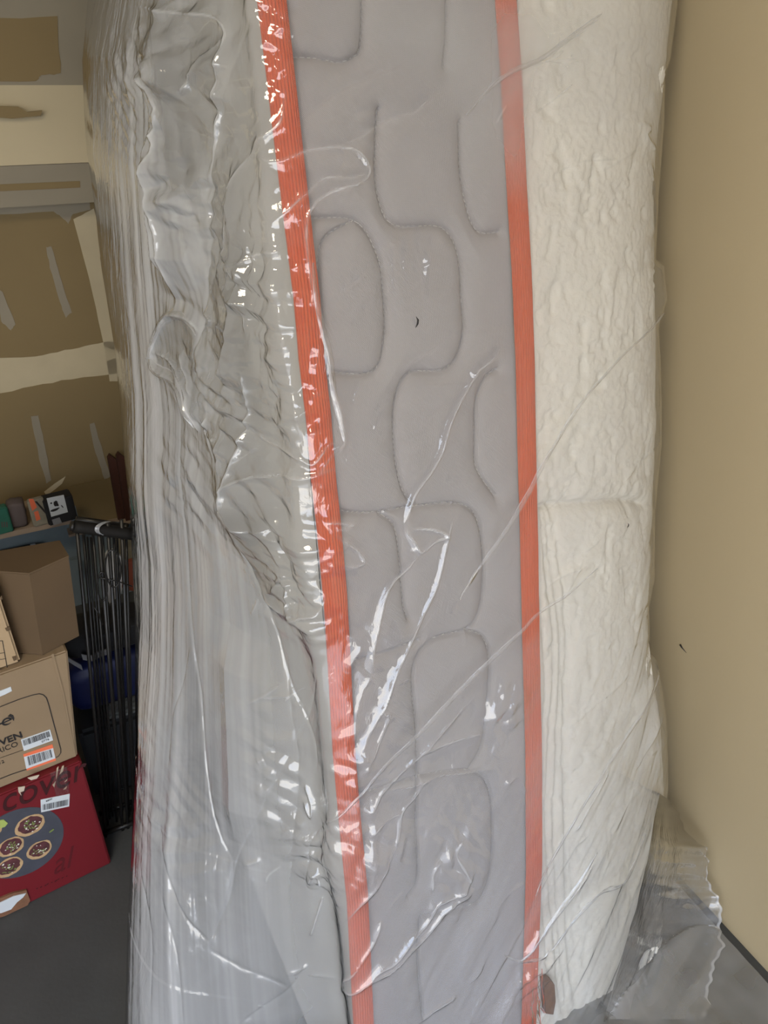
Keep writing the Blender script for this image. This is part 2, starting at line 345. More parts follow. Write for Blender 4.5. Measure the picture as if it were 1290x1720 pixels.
# creases: (height mm, half width mm, whitening, step mm, points)
CR = [
 (5, 5, .30, 0, [(440,262),(470,268),(520,250),(580,247),(605,262),(616,288),(600,305),(565,315),(530,335),(515,360),(512,400),(518,460),(528,520)]),
 (4, 4, .26, 0, [(616,288),(585,298),(545,296),(520,315),(490,345),(465,372)]),
 (4, 4, .26, 0, [(478,150),(472,198),(452,225),(438,255),(420,290),(405,350),(398,372),(392,420),(380,445)]),
 (5, 6, .16, 0, [(735,156),(710,172),(690,190),(655,196),(630,210),(590,235),(540,245)]),
 (2.5, 8, .10, 0, [(500,205),(560,160),(620,130),(680,108)]),
 (4, 5, .22, 0, [(528,520),(545,590),(553,640),(570,690),(576,742),(560,755),(545,775),(535,788)]),
 (4, 4, .22, 0, [(440,720),(470,740),(500,762),(525,775),(550,742),(575,748)]),
 (5, 6, .20, 3, [(402,840),(405,810),(425,797),(450,790),(490,793),(530,791),(555,785)]),
 (4, 4, .22, 0, [(540,870),(588,877),(560,886)]),
 (4, 4, .25, 0, [(560,893),(590,915),(606,935),(600,943),(570,944)]),
 (6, 5, .34, 0, [(800,625),(780,655),(755,705),(740,755),(720,790),(695,822),(685,850),(675,887)]),
 (5, 4, .42, 0, [(675,887),(720,885),(748,897),(725,908),(704,924),(690,905),(675,887)]),
 (5, 5, .34, 0, [(704,924),(680,950),(655,975),(640,1005),(630,1050),(622,1100),(625,1130)]),
 (5, 4, .36, 0, [(762,860),(752,895),(742,940),(728,985),(705,1035),(680,1085),(660,1130),(640,1180),(615,1230),(600,1262)]),
 (4, 5, .28, 0, [(655,1130),(640,1190),(650,1200),(625,1260),(600,1305)]),
 (3, 4, .20, 0, [(625,1130),(605,1160),(595,1210),(592,1250)]),
 (2.5, 6, .10, 0, [(745,802),(790,793),(800,790)]),
 (5, 7, .20, 0, [(838,575),(825,600),(800,620),(792,632)]),
 (5, 6, .24, 0, [(805,1160),(760,1205),(720,1248),(705,1262),(670,1295),(640,1325),(622,1357),(608,1350)]),
 (4, 5, .20, 0, [(705,1262),(760,1245),(810,1228)]),
 (3, 5, .16, 0, [(638,1328),(700,1315),(760,1298),(830,1290)]),
 (4, 4, .24, 0, [(712,1310),(695,1335),(672,1362),(665,1405),(650,1440),(632,1475),(605,1510),(580,1545)]),
 (3, 4, .20, 0, [(672,1362),(640,1378),(615,1400)]),
 (6, 6, .28, 0, [(795,1450),(775,1490),(735,1512),(715,1545),(690,1575),(660,1608),(632,1625),(610,1648)]),
 (6, 6, .26, 0, [(795,1490),(750,1520),(720,1562),(690,1590),(650,1625),(610,1648),(576,1662)]),
 (4, 4, .26, 0, [(776,1405),(764,1432),(778,1458),(790,1480)]),
 (4, 4, .22, 0, [(738,1442),(724,1462),(724,1495)]),
 (4, 7, .16, 0, [(765,1668),(735,1690),(700,1716)]),
 (4, 4, .24, 0, [(576,1662),(600,1620),(625,1580),(640,1540)]),
 # long folds on the left
 (7, 6, .10, 5, [(440,10),(415,80),(392,180),(378,260),(370,330),(362,420),(352,520),(345,600),(347,680),(368,740),(388,800),(402,870),(425,940),(450,1010),(468,1060),(485,1130),(520,1210),(535,1270),(520,1330)]),
 (5, 4, .05, 3, [(385,200),(365,330),(375,440),(352,500)]),
 (7, 5, .05, 4, [(306,680),(309,780),(316,900),(320,1000),(330,1090),(342,1160),(352,1290),(370,1390),(393,1442)]),
 (5, 4, .05, -3, [(322,1080),(308,1150),(292,1200),(283,1290)]),
 (9, 6, .32, 0, [(258,606),(268,570),(285,535),(300,525),(330,535),(345,556)]),
 (10, 6, .34, 0, [(258,606),(272,622),(300,635),(322,655),(338,690),(345,720)]),
 (6, 4, .26, 0, [(262,590),(290,600),(312,630),(332,662),(340,700)]),
 (5, 4, .22, 0, [(312,590),(325,625),(335,660)]),
 (6, 4, .26, 0, [(349,522),(368,536),(352,545)]),
 (5, 5, .24, 0, [(300,200),(315,240),(300,290),(305,350),(308,420),(302,520)]),
 (6, 6, .26, 0, [(280,10),(330,22),(385,35),(396,90),(388,170),(378,260),(372,310)]),
 (6, 6, .24, 0, [(285,60),(300,120),(318,160),(322,200),(305,240)]),
 (5, 5, .18, 0, [(396,60),(370,110),(350,160)]),
 (5, 5, .22, 0, [(365,695),(358,720),(370,728),(388,730)]),
 (5, 5, .20, 0, [(440,610),(438,680),(425,740),(410,790),(402,840)]),
 (5, 5, .24, 0, [(440,995),(470,985),(490,960),(505,990),(500,1020),(520,1030)]),
 (6, 5, .24, 0, [(445,1000),(480,1018),(515,1035),(535,1020),(545,990)]),
 (5, 4, .20, 0, [(420,870),(450,880),(480,875)]),
 (4, 4, .22, 0, [(430,440),(436,470),(440,520),(445,555)]),
 (5, 5, .20, 0, [(470,450),(480,520),(490,600),(498,660),(505,720)]),
 (4, 3, .22, 0, [(425,440),(450,432),(485,410)]),
 (5, 7, -.02, 4, [(545,1100),(520,1200),(475,1290),(430,1380),(400,1440),(385,1510),(355,1575)]),
 (5, 5, .0, -3, [(275,1380),(288,1470),(315,1535),(352,1578)]),
 (5, 5, .02, 3, [(393,1445),(388,1490),(370,1540),(355,1578)]),
 (5, 8, .04, 0, [(480,1090),(492,1180),(505,1290),(495,1420),(485,1500)]),
 (6, 6, .18, 0, [(515,1310),(530,1345),(528,1362),(516,1335)]),
 (6, 5, .12, 0, [(560,1370),(530,1400),(523,1440),(516,1480),(535,1490),(550,1480)]),
 (5, 4, .22, 0, [(520,1475),(535,1455),(545,1485)]),
 (4, 4, .18, 0, [(545,1500),(535,1530),(522,1570)]),
 (6, 9, .10, 4, [(520,1570),(510,1620),(485,1658),(440,1690),(400,1720)]),
 (5, 9, .02, 0, [(352,1590),(400,1620),(450,1640),(485,1656)]),
 (5, 7, .04, 0, [(275,1500),(300,1600),(310,1720)]),
 (5, 9, .06, 0, [(240,1450),(258,1560),(255,1700)]),
 # diagonals over the white padding
 (3, 4, .12, 2, [(1005,30),(960,62),(905,100),(860,122),(820,148)]),
 (3, 4, .10, 2, [(1100,535),(1050,585),(1000,640),(950,705),(900,790)]),
 (4, 5, .12, 2, [(1110,1120),(1070,1195),(1020,1275),(970,1350),(930,1420),(890,1500)]),
 (4, 5, .06, 2, [(1115,1190),(1085,1250),(1065,1290)]),
 (5, 7, .24, 0, [(1020,1285),(990,1340),(960,1395)]),
 (5, 7, .26, 0, [(1000,1440),(965,1490),(940,1525),(915,1555),(880,1600)]),
 (5, 5, .16, 2, [(1078,1405),(1050,1470),(1010,1490),(960,1540),(925,1585)]),
 (4, 4, .24, 0, [(905,1555),(890,1585),(868,1618)]),
 (3, 4, .14, 0, [(845,1315),(868,1300),(880,1330)]),
 (4, 5, .14, 0, [(1065,205),(1085,215),(1080,230),(1100,262)]),
 (4, 5, .10, 0, [(1085,270),(1092,330),(1090,400)]),
 (4, 4, .14, 0, [(955,0),(962,18)]),
]
# crumpled patches: (px, py, rx, ry, strength, freq)
PATCH = [(340,100,60,130,1.0,22),(330,330,50,160,.55,26),(345,640,50,110,.7,30),(425,500,55,110,.85,28),(420,680,70,100,.75,24),(500,650,40,120,.55,28),(465,480,50,120,.6,30),
 (480,920,80,90,1.0,26),(500,1000,50,50,.9,34),(470,60,45,120,.5,30),(560,930,40,50,.4,34),(600,1270,35,70,.5,34),(610,1440,70,60,.6,24),(530,1440,40,70,.7,28),(765,1460,45,80,.55,28),
 (670,210,60,40,.4,26),(700,430,60,60,.32,34),(245,150,60,110,.55,34),(400,280,50,90,.4,24),(850,1190,40,50,.35,30),(900,1610,40,50,.6,34),(660,1120,60,120,.25,20),(330,830,50,80,.35,26),(300,1400,60,150,.30,34),(480,1300,50,120,.3,22)]
Hf = np.zeros((NV, NU)); HZ = np.zeros((NV, NU))
S = SG_; V = VG
# soft billows everywhere
Hf += 0.010 * (fbm(S * 5 + 3, V * 3.2, 21, 3) - 0.45) + 0.0016 * (fbm(S * 26, V * 15, 31, 3) - 0.45)
# diagonal tension in the lower right
dg = S * 0.75 - V * 0.55
wlow = np.clip((S - 0.0) * 6, 0, 1) * np.clip(-V * 2.0 - 0.1, 0, 1)
Hf += wlow * (0.010 * (fbm(dg * 26, (S + V) * 3.0, 41, 3) - 0.45) + 0.0035 * np.maximum(fbm(dg * 60, (S + V) * 4.0, 43, 2) - .45, 0) * 2)
HZ += wlow * 0.20 * np.clip(fbm(dg * 34, (S + V) * 2.2, 45, 3) * 2 - .9, 0, 1)
# vertical pleats gathered on the far left
wl = np.exp(-((S + 0.36) / 0.20) ** 2) * np.clip(1.25 - np.abs(V - 0.05) * 0.7, 0.15, 1)
pw = S + 0.035 * fbm(V * 1.3, S * 2, 50, 2)
Hf += wl * (0.007 * (fbm(pw * 26, V * 1.0, 51, 3) - 0.45) + 0.0022 * (fbm(pw * 120, V * 3, 52, 2) - 0.5))
wleft = np.clip(-(S + 0.05) * 7, 0, 1)
HZ += wleft * 0.26 + 0.30 * np.clip(-(S + 0.27) * 7, 0, 1) + wl * 0.26 * (np.clip(fbm(pw * 70, V * 1.5, 54, 3) * 2.4 - 0.7, 0, 1) - .3)
def ramp(lp, rp_, A, edge=0.03):
    """a broad fold: the film swings out from the right line to a crest on the left line, then drops back"""
    global Hf
    L_ = sorted([at(*p) for p in lp], key=lambda q: q[1]); R_ = sorted([at(*p) for p in rp_], key=lambda q: q[1])
    v_ = V[:, 0]; sL = np.interp(v_, [q[1] for q in L_], [q[0] for q in L_])[:, None]; sR = np.interp(v_, [q[1] for q in R_], [q[0] for q in R_])[:, None]
    v0, v1 = max(L_[0][1], R_[0][1]), min(L_[-1][1], R_[-1][1]); tv = (np.clip((v_ - v0) / .06, 0, 1) * np.clip((v1 + .12 - v_) / .06, 0, 1))[:, None]
    u_ = (sR - S) / (sR - sL + 1e-6); Hf = Hf + A * tv * np.where(u_ < 0, 0, np.where(u_ < 1, u_ ** 1.15, np.exp(-np.maximum(sL - S, 0) / edge)))
ramp([(288,-40),(300,100),(316,190),(303,240),(300,350),(304,520)], [(399,-40),(392,180),(374,300),(356,520)], .042)
ramp([(400,840),(430,950),(448,1012)], [(540,840),(546,920),(550,1012)], .026)
ramp([(425,430),(415,560),(405,650),(440,740)], [(492,430),(508,560),(515,650),(528,740)], .024)
ramp([(395,1180),(398,1300),(396,1440)], [(505,1180),(500,1300),(490,1440)], .016)
for i, (x, y, rx, ry, st, fq) in enumerate(PATCH):
    s0, v0 = at(x, y); s1, _ = at(x - rx, y); s2, _ = at(x + rx, y); _, v1 = at(x, y - ry); _, v2 = at(x, y + ry)
    rs = max(abs(s2 - s1) / 2, 0.02); rv = max(abs(v2 - v1) / 2, 0.02)
    g = ((S - s0) / rs) ** 2 + ((V - v0) / rv) ** 2
    r = np.where(g.min(1) < 5)[0]
    if len(r) == 0: continue
    sl = slice(r[0], r[-1] + 1); c = np.where(g.min(0) < 5)[0]; cl = slice(c[0], c[-1] + 1)
    gg = np.exp(-g[sl, cl] * (0.9 + 0.8 * fbm(S[sl, cl] * 20, V[sl, cl] * 20, 70 + i, 2)))
    kx = 0.5 if s0 < -0.05 else 1.0
    Hf[sl, cl] += gg * st * 0.36 * crumple(S[sl, cl] * kx, V[sl, cl], 100 + i, fq, 5)
    Hf[sl, cl] += gg * st * 0.16 * crumple(S[sl, cl] * kx, V[sl, cl], 200 + i, fq * 2.2, 4)
for i, (h, wd, wh, stp, pts) in enumerate(CR):
    tp = trace(pts); wd = wd * 0.001
    if np.mean([q[0] for q in tp]) < -0.03 and wh < .13: h *= -.3; wd *= .5; wh = 0; stp *= .25
    res = polydist(S, V, tp, 0.03)
    if res is None: continue
    W, D, sg, T = res; taper = np.clip(np.minimum(T, 1 - T) * 6 + 0.1, 0, 1); near = D < 1
    jit = 0.35 + 1.1 * vnoise(S[W] * 70, V[W] * 70, 300 + i)
    wv_ = wd * (0.6 + 0.8 * vnoise(S[W] * 25, V[W] * 25, 340 + i))
    Hf[W] += np.where(near, h * 0.001 * np.exp(-D / wv_) * taper, 0)
    if stp: Hf[W] += np.where(near, stp * 0.001 * sg * np.exp(-D / 0.02) * np.clip(D / 0.0015, 0, 1) * 0.5 * taper, 0)
    if wh: HZ[W] += np.where(near, wh * 1.15 * np.exp(-(D / (0.0016)) ** 2) * taper * jit, 0)
rs_ = np.random.RandomState(77)
for k in range(110):
    if k < 60: x, y = rs_.uniform(560, 1060), rs_.uniform(20, 1690); an = rs_.uniform(.5, 1.15) if y > 700 else rs_.uniform(-.2, 1.3); l = rs_.uniform(18, 110)
    else: x, y = rs_.uniform(400, 640), rs_.uniform(20, 1690); an = rs_.uniform(-.4, 1.6); l = rs_.uniform(12, 60)
    b_ = rs_.uniform(-.2, .2) * l; pts = [(x, y), (x + l * .5 * math.cos(an) + b_, y - l * .5 * math.sin(an)), (x + l * math.cos(an), y - l * math.sin(an))]
    res = polydist(S, V, trace(pts), 0.03)
    if res is None: continue
    W, D, sg, T = res; tp_ = np.clip(np.minimum(T, 1 - T) * 4, 0, 1); nr = D < 1; h = rs_.uniform(.0008, .0026)
    Hf[W] += np.where(nr, h * np.exp(-D / rs_.uniform(.002, .006)) * tp_, 0); HZ[W] += np.where(nr, rs_.uniform(.02, .16) * np.exp(-(D / .0013) ** 2) * tp_, 0)
# sheets doubled over themselves: haze with straight edges (upper right veil, left layers)
def region(pts, soft, val):
    global HZ
    tp = [at(*p) for p in pts]; X = np.array([t[0] for t in tp]); Y = np.array([t[1] for t in tp]); inside = np.zeros(S.shape, bool)
    n = len(tp)
    for i in range(n):
        x0, y0, x1, y1 = X[i], Y[i], X[(i + 1) % n], Y[(i + 1) % n]
        c = ((y0 > V) != (y1 > V)) & (S < (x1 - x0) * (V - y0) / (y1 - y0 + 1e-12) + x0); inside ^= c
    HZ += val * inside; res = polydist(S, V, tp + [tp[0]], soft * 2)
    if res is None: return
    W, D, _, _ = res; ii = inside[W]; HZ[W] += val * (np.where(ii, np.clip(0.5 + D / soft, 0, 1), np.clip(0.5 - D / soft, 0, 1)) - ii)
region([(600,5),(1120,5),(1108,230),(1075,205),(1010,215),(950,175),(905,130),(880,200),(870,260),(820,300),(790,250),(760,170),(720,120),(640,60)], 0.07, 0.20)
region([(830,5),(905,5),(895,330),(850,330)], 0.03, 0.10)
region([(1108,520),(1100,640),(1000,860),(905,1060),(800,1150),(700,1230),(560,1370),(520,1480),(560,1690),(900,1700),(910,1590),(1060,1420),(1110,1250),(1100,1100),(980,1000),(905,800)], 0.02, 0.09)
region([(250,5),(430,5),(380,250),(350,520),(345,700),(430,950),(530,1250),(540,1700),(230,1700),(236,1000),(225,700)], 0.03, 0.10)
region([(262,590),(270,555),(300,530),(340,545),(346,600),(345,700),(320,650),(280,620)], .008, -.16)
region([(300,20),(385,40),(392,90),(375,250),(350,330),(320,300),(322,200),(300,120)], .03, -.22)
region([(405,850),(540,850),(545,1020),(500,1025),(445,1000)], .02, -.14)
region([(425,430),(500,430),(520,700),(440,700)], .03, -.12)
HZ = np.clip(HZ + 0.04 * fbm(S * 9, V * 5, 61, 4) + 0.16 * np.clip(fbm((S + V) * 3 + 4, (S - V) * 14, 63, 3) - .5, 0, 1), 0, 0.85)
Hf = np.maximum(Hf + 0.003, -0.0015)
FV = FB + NRM * Hf[..., None]

# ------------------------------------------------------------------ structure
def wallbox(name, a0, a1, b0, b1, z0, z1, m, kind='structure', parent=None):
    o = boxmesh(name, room(a0, b0, z0), (a1 - a0) * EH, (b1 - b0) * EG, (0, 0, z1 - z0), m, parent)
    if parent is None: o['kind'] = kind
    return o
wallbox('floor', AL, AW + 0.1, GD, GW + 0.2, -0.12, 0.0, M['concrete'])
wallbox('wall_right', AW, AW + 0.12, GD, GW + 0.2, 0, 2.7, M['tan_paint'])
r = ray(1146, 1088); t = (AW - (CP - room(0, 0, 0)) @ EH) / (r @ EH); Pw = CP + t * r
wr_ = bpy.data.objects['wall_right']
tube('scuff_mark', [Pw - EH * .0002 + EG * .006 + np.array([0, 0, .004]), Pw - EH * .0004, Pw - EH * .0002 - EG * .012 - np.array([0, 0, .004])], .0016, M['ink'], wr_, 6, rfun=lambda t: .0022 * (1 - t) + .0003)
wallbox('wall_left', AL - 0.12, AL, GD, GW + 0.2, 0, 2.7, M['tan_paint'])
wallbox('ceiling', AL - 0.1, AW + 0.1, GD, GW + 0.3, 2.7, 2.8, M['ceil'])
wallbox('trim_1', AL, AW, GD - 0.12, GD, 2.15, 2.8, M['tan_paint'])
wallbox('wall_front', AL, -4.2, GD - 0.12, GD, 0, 2.15, M['tan_paint'])
wallbox('door_light_block', 0.1, AW, GD - 0.12, GD, 0, 2.15, M['tan_paint'])  # unseen panel added to block light from the right of the door opening
drv = wallbox('driveway', AL - 8, AW + 8, GD - 14, GD, -0.14, -0.02, M['driveway'])

def onplane(x, y, g):
    """point of the plane b = g (parallel to the back wall) seen at a spot of the photograph -> (a, z)"""
    r = ray(x, y); t = (g - (CP - room(0, 0, 0)) @ EG) / (r @ EG); P = CP + t * r
    return (P - room(0, 0, 0)) @ EH, P[2]
ZL = onplane(70, 836, GW)[1]                       # ledge height
Z1 = onplane(70, 345, GW)[1]; 
GF = GW - 0.07; Z2 = onplane(70, 276, GF)[1]; Z3 = onplane(70, 143, GW + 0.02)[1]
Z1 = onplane(70, 345, GF)[1]
bw = tag(empty('wall_back', room(-1.6, GW, 0)), kind='structure')
wallbox('drywall_sheet', AL, AW, GW, GW + 0.12, ZL - 0.05, Z1 + 0.05, M['drywall'], parent=bw)
wallbox('stem_panel', AL, AW, GW - 0.0, GW + 0.12, 0, ZL - 0.05, M['stem'], parent=bw)
def prism(name, prof, a0, a1, m, parent):
    n = len(prof); vs = [room(a0, b, z) for b, z in prof] + [room(a1, b, z) for b, z in prof]
    fs = [(i, (i + 1) % n, n + (i + 1) % n, n + i) for i in range(n)] + [tuple(range(n)), tuple(range(2 * n - 1, n - 1, -1))]
    return mesh(name, vs, fs, m, parent)
prism('fascia', [(GF, Z1), (GF, Z2 - 0.001), (GW + 0.1, Z2 - 0.001), (GW + 0.1, Z1)], AL, AW, M['mud_grey'], bw)
prism('sloped_sill', [(GF, Z2), (GW + 0.02, Z3), (GW + 0.12, Z3), (GW + 0.12, Z2)], AL, AW, M['ledge'], bw)
wallbox('upper_sheet', AL, AW, GW + 0.02, GW + 0.12, Z3, 2.7, M['mud_grey'], parent=bw)
def patch(name, pts, g, m, th=0.0015, parent=None, wob=0.0):
    """thin trowelled patch on a plane b=g, towards the room"""
    P = [onplane(x, y, g) for x, y in pts]
    if wob:
        Q = []
        for i in range(len(P)):
            p, q = np.array(P[i]), np.array(P[(i + 1) % len(P)])
            for k in range(5): Q.append(p + (q - p) * k / 5 + RNG.uniform(-wob, wob, 2))
        P = Q
    n = len(P); vs = [room(a_, g - th, z_) for a_, z_ in P] + [room(a_, g + 0.001, z_) for a_, z_ in P]
    return mesh(name, vs, [tuple(range(n)), tuple(range(2 * n - 1, n - 1, -1))] + [(i, (i + 1) % n, n + (i + 1) % n, n + i) for i in range(n)], m, parent)
patch('drywall_patch', [(-60,32),(96,28),(102,124),(70,126),(60,136),(-60,140)], GW + 0.02, M['drywall'], parent=bw, wob=.002)
patch('drywall_patch', [(-60,312),(134,304),(135,315),(-60,324)], GF, M['drywall'], parent=bw)
patch('compound_smear', [(-60,175),(30,179),(45,188),(70,185),(68,194),(20,199),(-60,193)], GF + 0.045, M['drywall'], 0.012, parent=bw)
patch('joint_compound', [(-60,344),(150,338),(152,352),(122,360),(115,376),(105,366),(90,355),(-60,364)], GW, M['mud_grey'], parent=bw, wob=.001)
patch('joint_compound', [(123,368),(158,350),(178,440),(215,640),(184,640),(175,580),(150,470)], GW, M['mud'], parent=bw, wob=.001)
patch('joint_compound', [(-60,606),(60,598),(120,586),(176,574),(205,575),(215,625),(120,636),(40,652),(-60,672)], GW, M['mud'], parent=bw, wob=.002)
for k, pts in enumerate([[(77,416),(86,414),(100,460),(120,525),(110,534),(98,500),(84,450)], [(-10,480),(4,490),(26,545),(18,555),(2,540)], [(52,700),(64,698),(76,750),(86,806),(78,812),(66,770)], [(150,712),(158,710),(170,750),(186,800),(176,806),(160,760)]]):
    patch('screw_stripe', pts, GW, M['mud_grey'] if k != 2 else M['mud_grey'], parent=bw, wob=.0012)
patch('plaster_chip', [(74,826),(92,812),(110,800),(104,812),(92,822),(78,832)], GW, M['ledge'], parent=bw)
adopt(bw)
# ledge / shelf below the drywall
gl_ = GW
r = ray(60, 884); t = (ZL - HC) / r[2]; GL = ((CP + t * r) - room(0, 0, 0)) @ EG
A118 = onplane(119, 872, GL)[0]; A119 = onplane(116, 830, GW)[0]; ZR = onplane(200, 868, GW)[1]
sh = boxmesh('wall_shelf', room(-2.4, GL, ZL - 0.016), (2.4 + A118) * EH, (GW - GL) * EG, (0, 0, 0.016), M['shelf'])
tag(sh, 'thin brown shelf board along the unpainted drywall, carrying small boxes', 'shelf')
lw = boxmesh('drywall_sheet', room(A119 + .01, GW - .004, ZR), (AW - A119 - .01) * EH, .01 * EG, (0, 0, ZL - ZR + .02), M['drywall'], bw)
le = boxmesh('sill_strip', room(A119 - .03, GW - .045, ZR - .008), (AW - A119 + .03) * EH, .045 * EG, (0, 0, .008), M['shelf'], bw)
adopt(bw)
print('ZL', ZL, 'GL', GL)

# ------------------------------------------------------------------ mattress
mt = empty('mattress', surf(np.array(0.16), np.array(0.4), np.array(V_BOT)))
tag(mt, 'narrow grey quilted mattress side with orange piping, standing on end under clear plastic', 'mattress')
# grey border
nu, nv = 330, 900
us = np.linspace(-0.005, 0.328, nu); vb = np.linspace(V_BOT, V_TOP, nv); UG, VG2 = np.meshgrid(us, vb)
def border_at(x, y):
    n_ = np.cross(UPV, EH); r = ray(x, y); t = ((P0 - CP) @ n_) / (r @ n_); P = CP + t * r - P0
    v = P[2] / UPV[2]; return (P - v * UPV) @ EH, v
SEAM = [
 [(500,95),(540,98),(575,104),(598,96),(612,70),(613,-60)], [(640,185),(636,260),(642,335),(668,380),(745,383),(775,425),(782,500),(784,560),(772,605),(745,626),(695,630),(672,665),(666,720),(672,790),(684,832),(700,852)],
 [(755,-60),(755,60),(750,110)], [(776,205),(778,290),(790,350),(808,390),(840,392)], [(515,370),(600,372),(640,430),(651,500),(652,570),(632,628),(555,628)],
 [(600,372),(555,398),(540,440),(541,560),(549,622)], [(840,624),(820,640),(805,680),(803,740),(806,790),(835,835)],
 [(560,860),(620,866),(700,855),(775,850),(808,880),(816,960),(808,1030),(785,1062),(735,1076),(706,1105),(697,1150),(703,1220),(706,1280)],
 [(640,866),(668,890),(678,950),(683,1020),(690,1045)], [(590,1117),(650,1102),(706,1080)], [(785,1062),(815,1075),(826,1110),(822,1200)],
 [(706,1280),(704,1380),(708,1480),(690,1512)], [(600,1345),(660,1325),(703,1310),(790,1300),(826,1330),(833,1420),(822,1500),(790,1532),(712,1548)], [(712,1548),(708,1620),(716,1720)], [(822,1200),(812,1260),(790,1300)]]
HB = np.zeros(UG.shape); stitch = []
for sm in SEAM:
    tp = smoothpts([border_at(*p) for p in sm], 5); W, D, _, _ = polydist(UG, VG2, tp, 0.05)
    HB[W] = np.minimum(HB[W], np.where(D < 1, -0.011 * np.exp(-D / 0.011) - 0.0045 * np.exp(-(D / 0.0022) ** 2), 0))
    stitch.append(tp)
HB += 0.0016 * (fbm(UG * 35, VG2 * 30, 401, 3) - .45) + 0.010 * (fbm(UG * 7, VG2 * 5, 411, 2) - .45)
ND = -EG
BP = surf(UG, -0.002 + 0 * UG, VG2) + HB[..., None] * ND
gridmesh('side_border', BP, M['grey_fabric'], mt, uv=np.stack([UG, VG2], -1))
# stitches along the seams
vs = []; fs = []
for tp in stitch:
    acc = 0; prev = tp[0]
    L = [0]
    for p in tp[1:]: L.append(L[-1] + math.hypot(*(p - prev))); prev = p
    n = int(L[-1] / 0.0075); ax = np.interp(np.linspace(0, L[-1], n * 2 + 1), L, [p[0] for p in tp]); ay = np.interp(np.linspace(0, L[-1], n * 2 + 1), L, [p[1] for p in tp])
    for k in range(n):
        i = k * 2; p, q = np.array([ax[i], ay[i]]), np.array([ax[i + 1], ay[i + 1]]); p, q = p + (q - p) * .1, q + (q - p) * .2
        d = q - p; nn = np.array([-d[1], d[0]]); nn = nn / (np.linalg.norm(nn) + 1e-9) * 0.0006
        b0 = len(vs)
        hb = -0.0065
        for q_, dep in ((p, 0), (q, 0)):
            ii = int(np.clip((q_[0] - us[0]) / (us[1] - us[0]), 0, nu - 1)); jj = int(np.clip((q_[1] - vb[0]) / (vb[1] - vb[0]), 0, nv - 1)); hz = HB[jj, ii]
            for off, e in ((nn, 0.0002), (-nn, 0.0002), (0 * nn, 0.0015)):
                w_ = q_ + off; vs.append(surf(np.array(w_[0]), np.array(-0.002), np.array(w_[1])) + (hz + e) * ND)
        fs += [(b0, b0 + 3, b0 + 5, b0 + 2), (b0 + 1, b0 + 2, b0 + 5, b0 + 4), (b0, b0 + 2, b0 + 1), (b0 + 3, b0 + 4, b0 + 5)]
st = mesh('stitching', vs, fs, M['thread'], mt); st['kind'] = 'stuff'
# piping
def piping(u0, w_, xoff, bow):
    nv_, nu_ = 800, 76; v_ = np.linspace(V_BOT, V_TOP, nv_); th = np.linspace(-1.25, 1.25, nu_); T_, V_ = np.meshgrid(th, v_)
    ww = w_ / 2 * (1 + 0.05 * (fbm(V_ * 3, V_ * 0, 430, 2) - .5))
    rr = 0.011 * np.cos(T_ * 0.98) + 0.0011 * np.cos(T_ * 27) + 0.0012 * (fbm(V_ * 30, T_ * 1.2, 431 + int(w_ * 1000), 3) - .45)
    a_ = u0 + bow(V_) + ww * np.sin(T_) / math.sin(1.25)
    return gridmesh('piping', surf(a_, -0.003 - rr, V_), M['orange'], mt, uv=np.stack([a_, V_], -1))
# follow the traced centre lines
def bow_from(tab):
    P = [border_at(x, y) for x, y in tab]; P.sort(key=lambda q: q[1]); ys = [p[1] for p in P]; xs = [p[0] for p in P]
    return lambda V_: np.interp(V_, ys, xs)
piping(0, 0.034, 0, bow_from([(453,0),(466,110),(481,240),(494,350),(512,500),(520,600),(532,700),(540,800),(549,880),(560,1000),(566,1100),(574,1250),(585,1380),(597,1500),(608,1720)]))
piping(0.0, 0.032, 0, bow_from([(844,0),(853,120),(862,300),(871,450),(877,600),(880,750),(884,900),(888,1100),(892,1250),(893,1450),(888,1600),(884,1720)]))
# left broad face
K = [(0, 0.33 * one, 0.97 * one), (0.5, 0.16 * one, 0.975 * one), (1, -0.0 * one, 0.955 * one), (2, -0.03 * one, 0.80 * one), (3, -0.035 * one, 0.45 * one), (4, -0.03 * one, 0.12 * one), (5, -0.004 * one, 0.0 * one)]
cl = np.linspace(0, 5, 90); a_, b_ = catmull(K, cl); vsel = slice(None, None, 5)
hh = 0.006 * (fbm(b_[vsel] * 12, VG[vsel, :1] * 10 + 0 * b_[vsel], 450, 3) - .5)
gridmesh('broad_panel', surf(a_[vsel] - hh, b_[vsel], np.repeat(vv[vsel][:, None], 90, 1)), M['left_fabric'], mt)
# white padding on the wall side
WNU, WNV = 300, 800
wv = np.linspace(V_BOT + 0.004, V_TOP, WNV); aRw = np.interp(wv, vv, aR)
aRs = np.convolve(np.pad(aRw, 40, 'edge'), np.ones(81) / 81, 'valid') - 0.013
o1 = np.ones(WNV)
K = [(0, 0.312 * o1, 0.05 * o1), (1, 0.322 * o1, 0.008 * o1), (2, 0.345 * o1, 0.0 * o1), (3, (aRs + .325) / 2, -0.002 * o1), (4, aRs - 0.05, 0.012 * o1), (5, aRs - 0.012, 0.05 * o1), (6, aRs, 0.13 * o1), (7, aRs, 0.5 * o1), (8, aRs, 0.93 * o1), (9, aRs - .2, 0.97 * o1)]
wc = np.concatenate([np.linspace(0, 6, 240, endpoint=False), np.linspace(6, 9, 60)])
wa, wb = catmull(K, wc); WVG = np.repeat(wv[:, None], WNU, 1)
tA = np.gradient(wa, axis=1); tB = np.gradient(wb, axis=1); l_ = np.hypot(tA, tB) + 1e-9; WN = (tB / l_)[..., None] * EH - (tA / l_)[..., None] * EG
WP = surf(wa, wb, WVG); wpx, wpy = proj(WP)
ws = np.concatenate([np.zeros((WNV, 1)), np.cumsum(np.hypot(np.diff(wa, axis=1), np.diff(wb, axis=1)), 1)], 1)
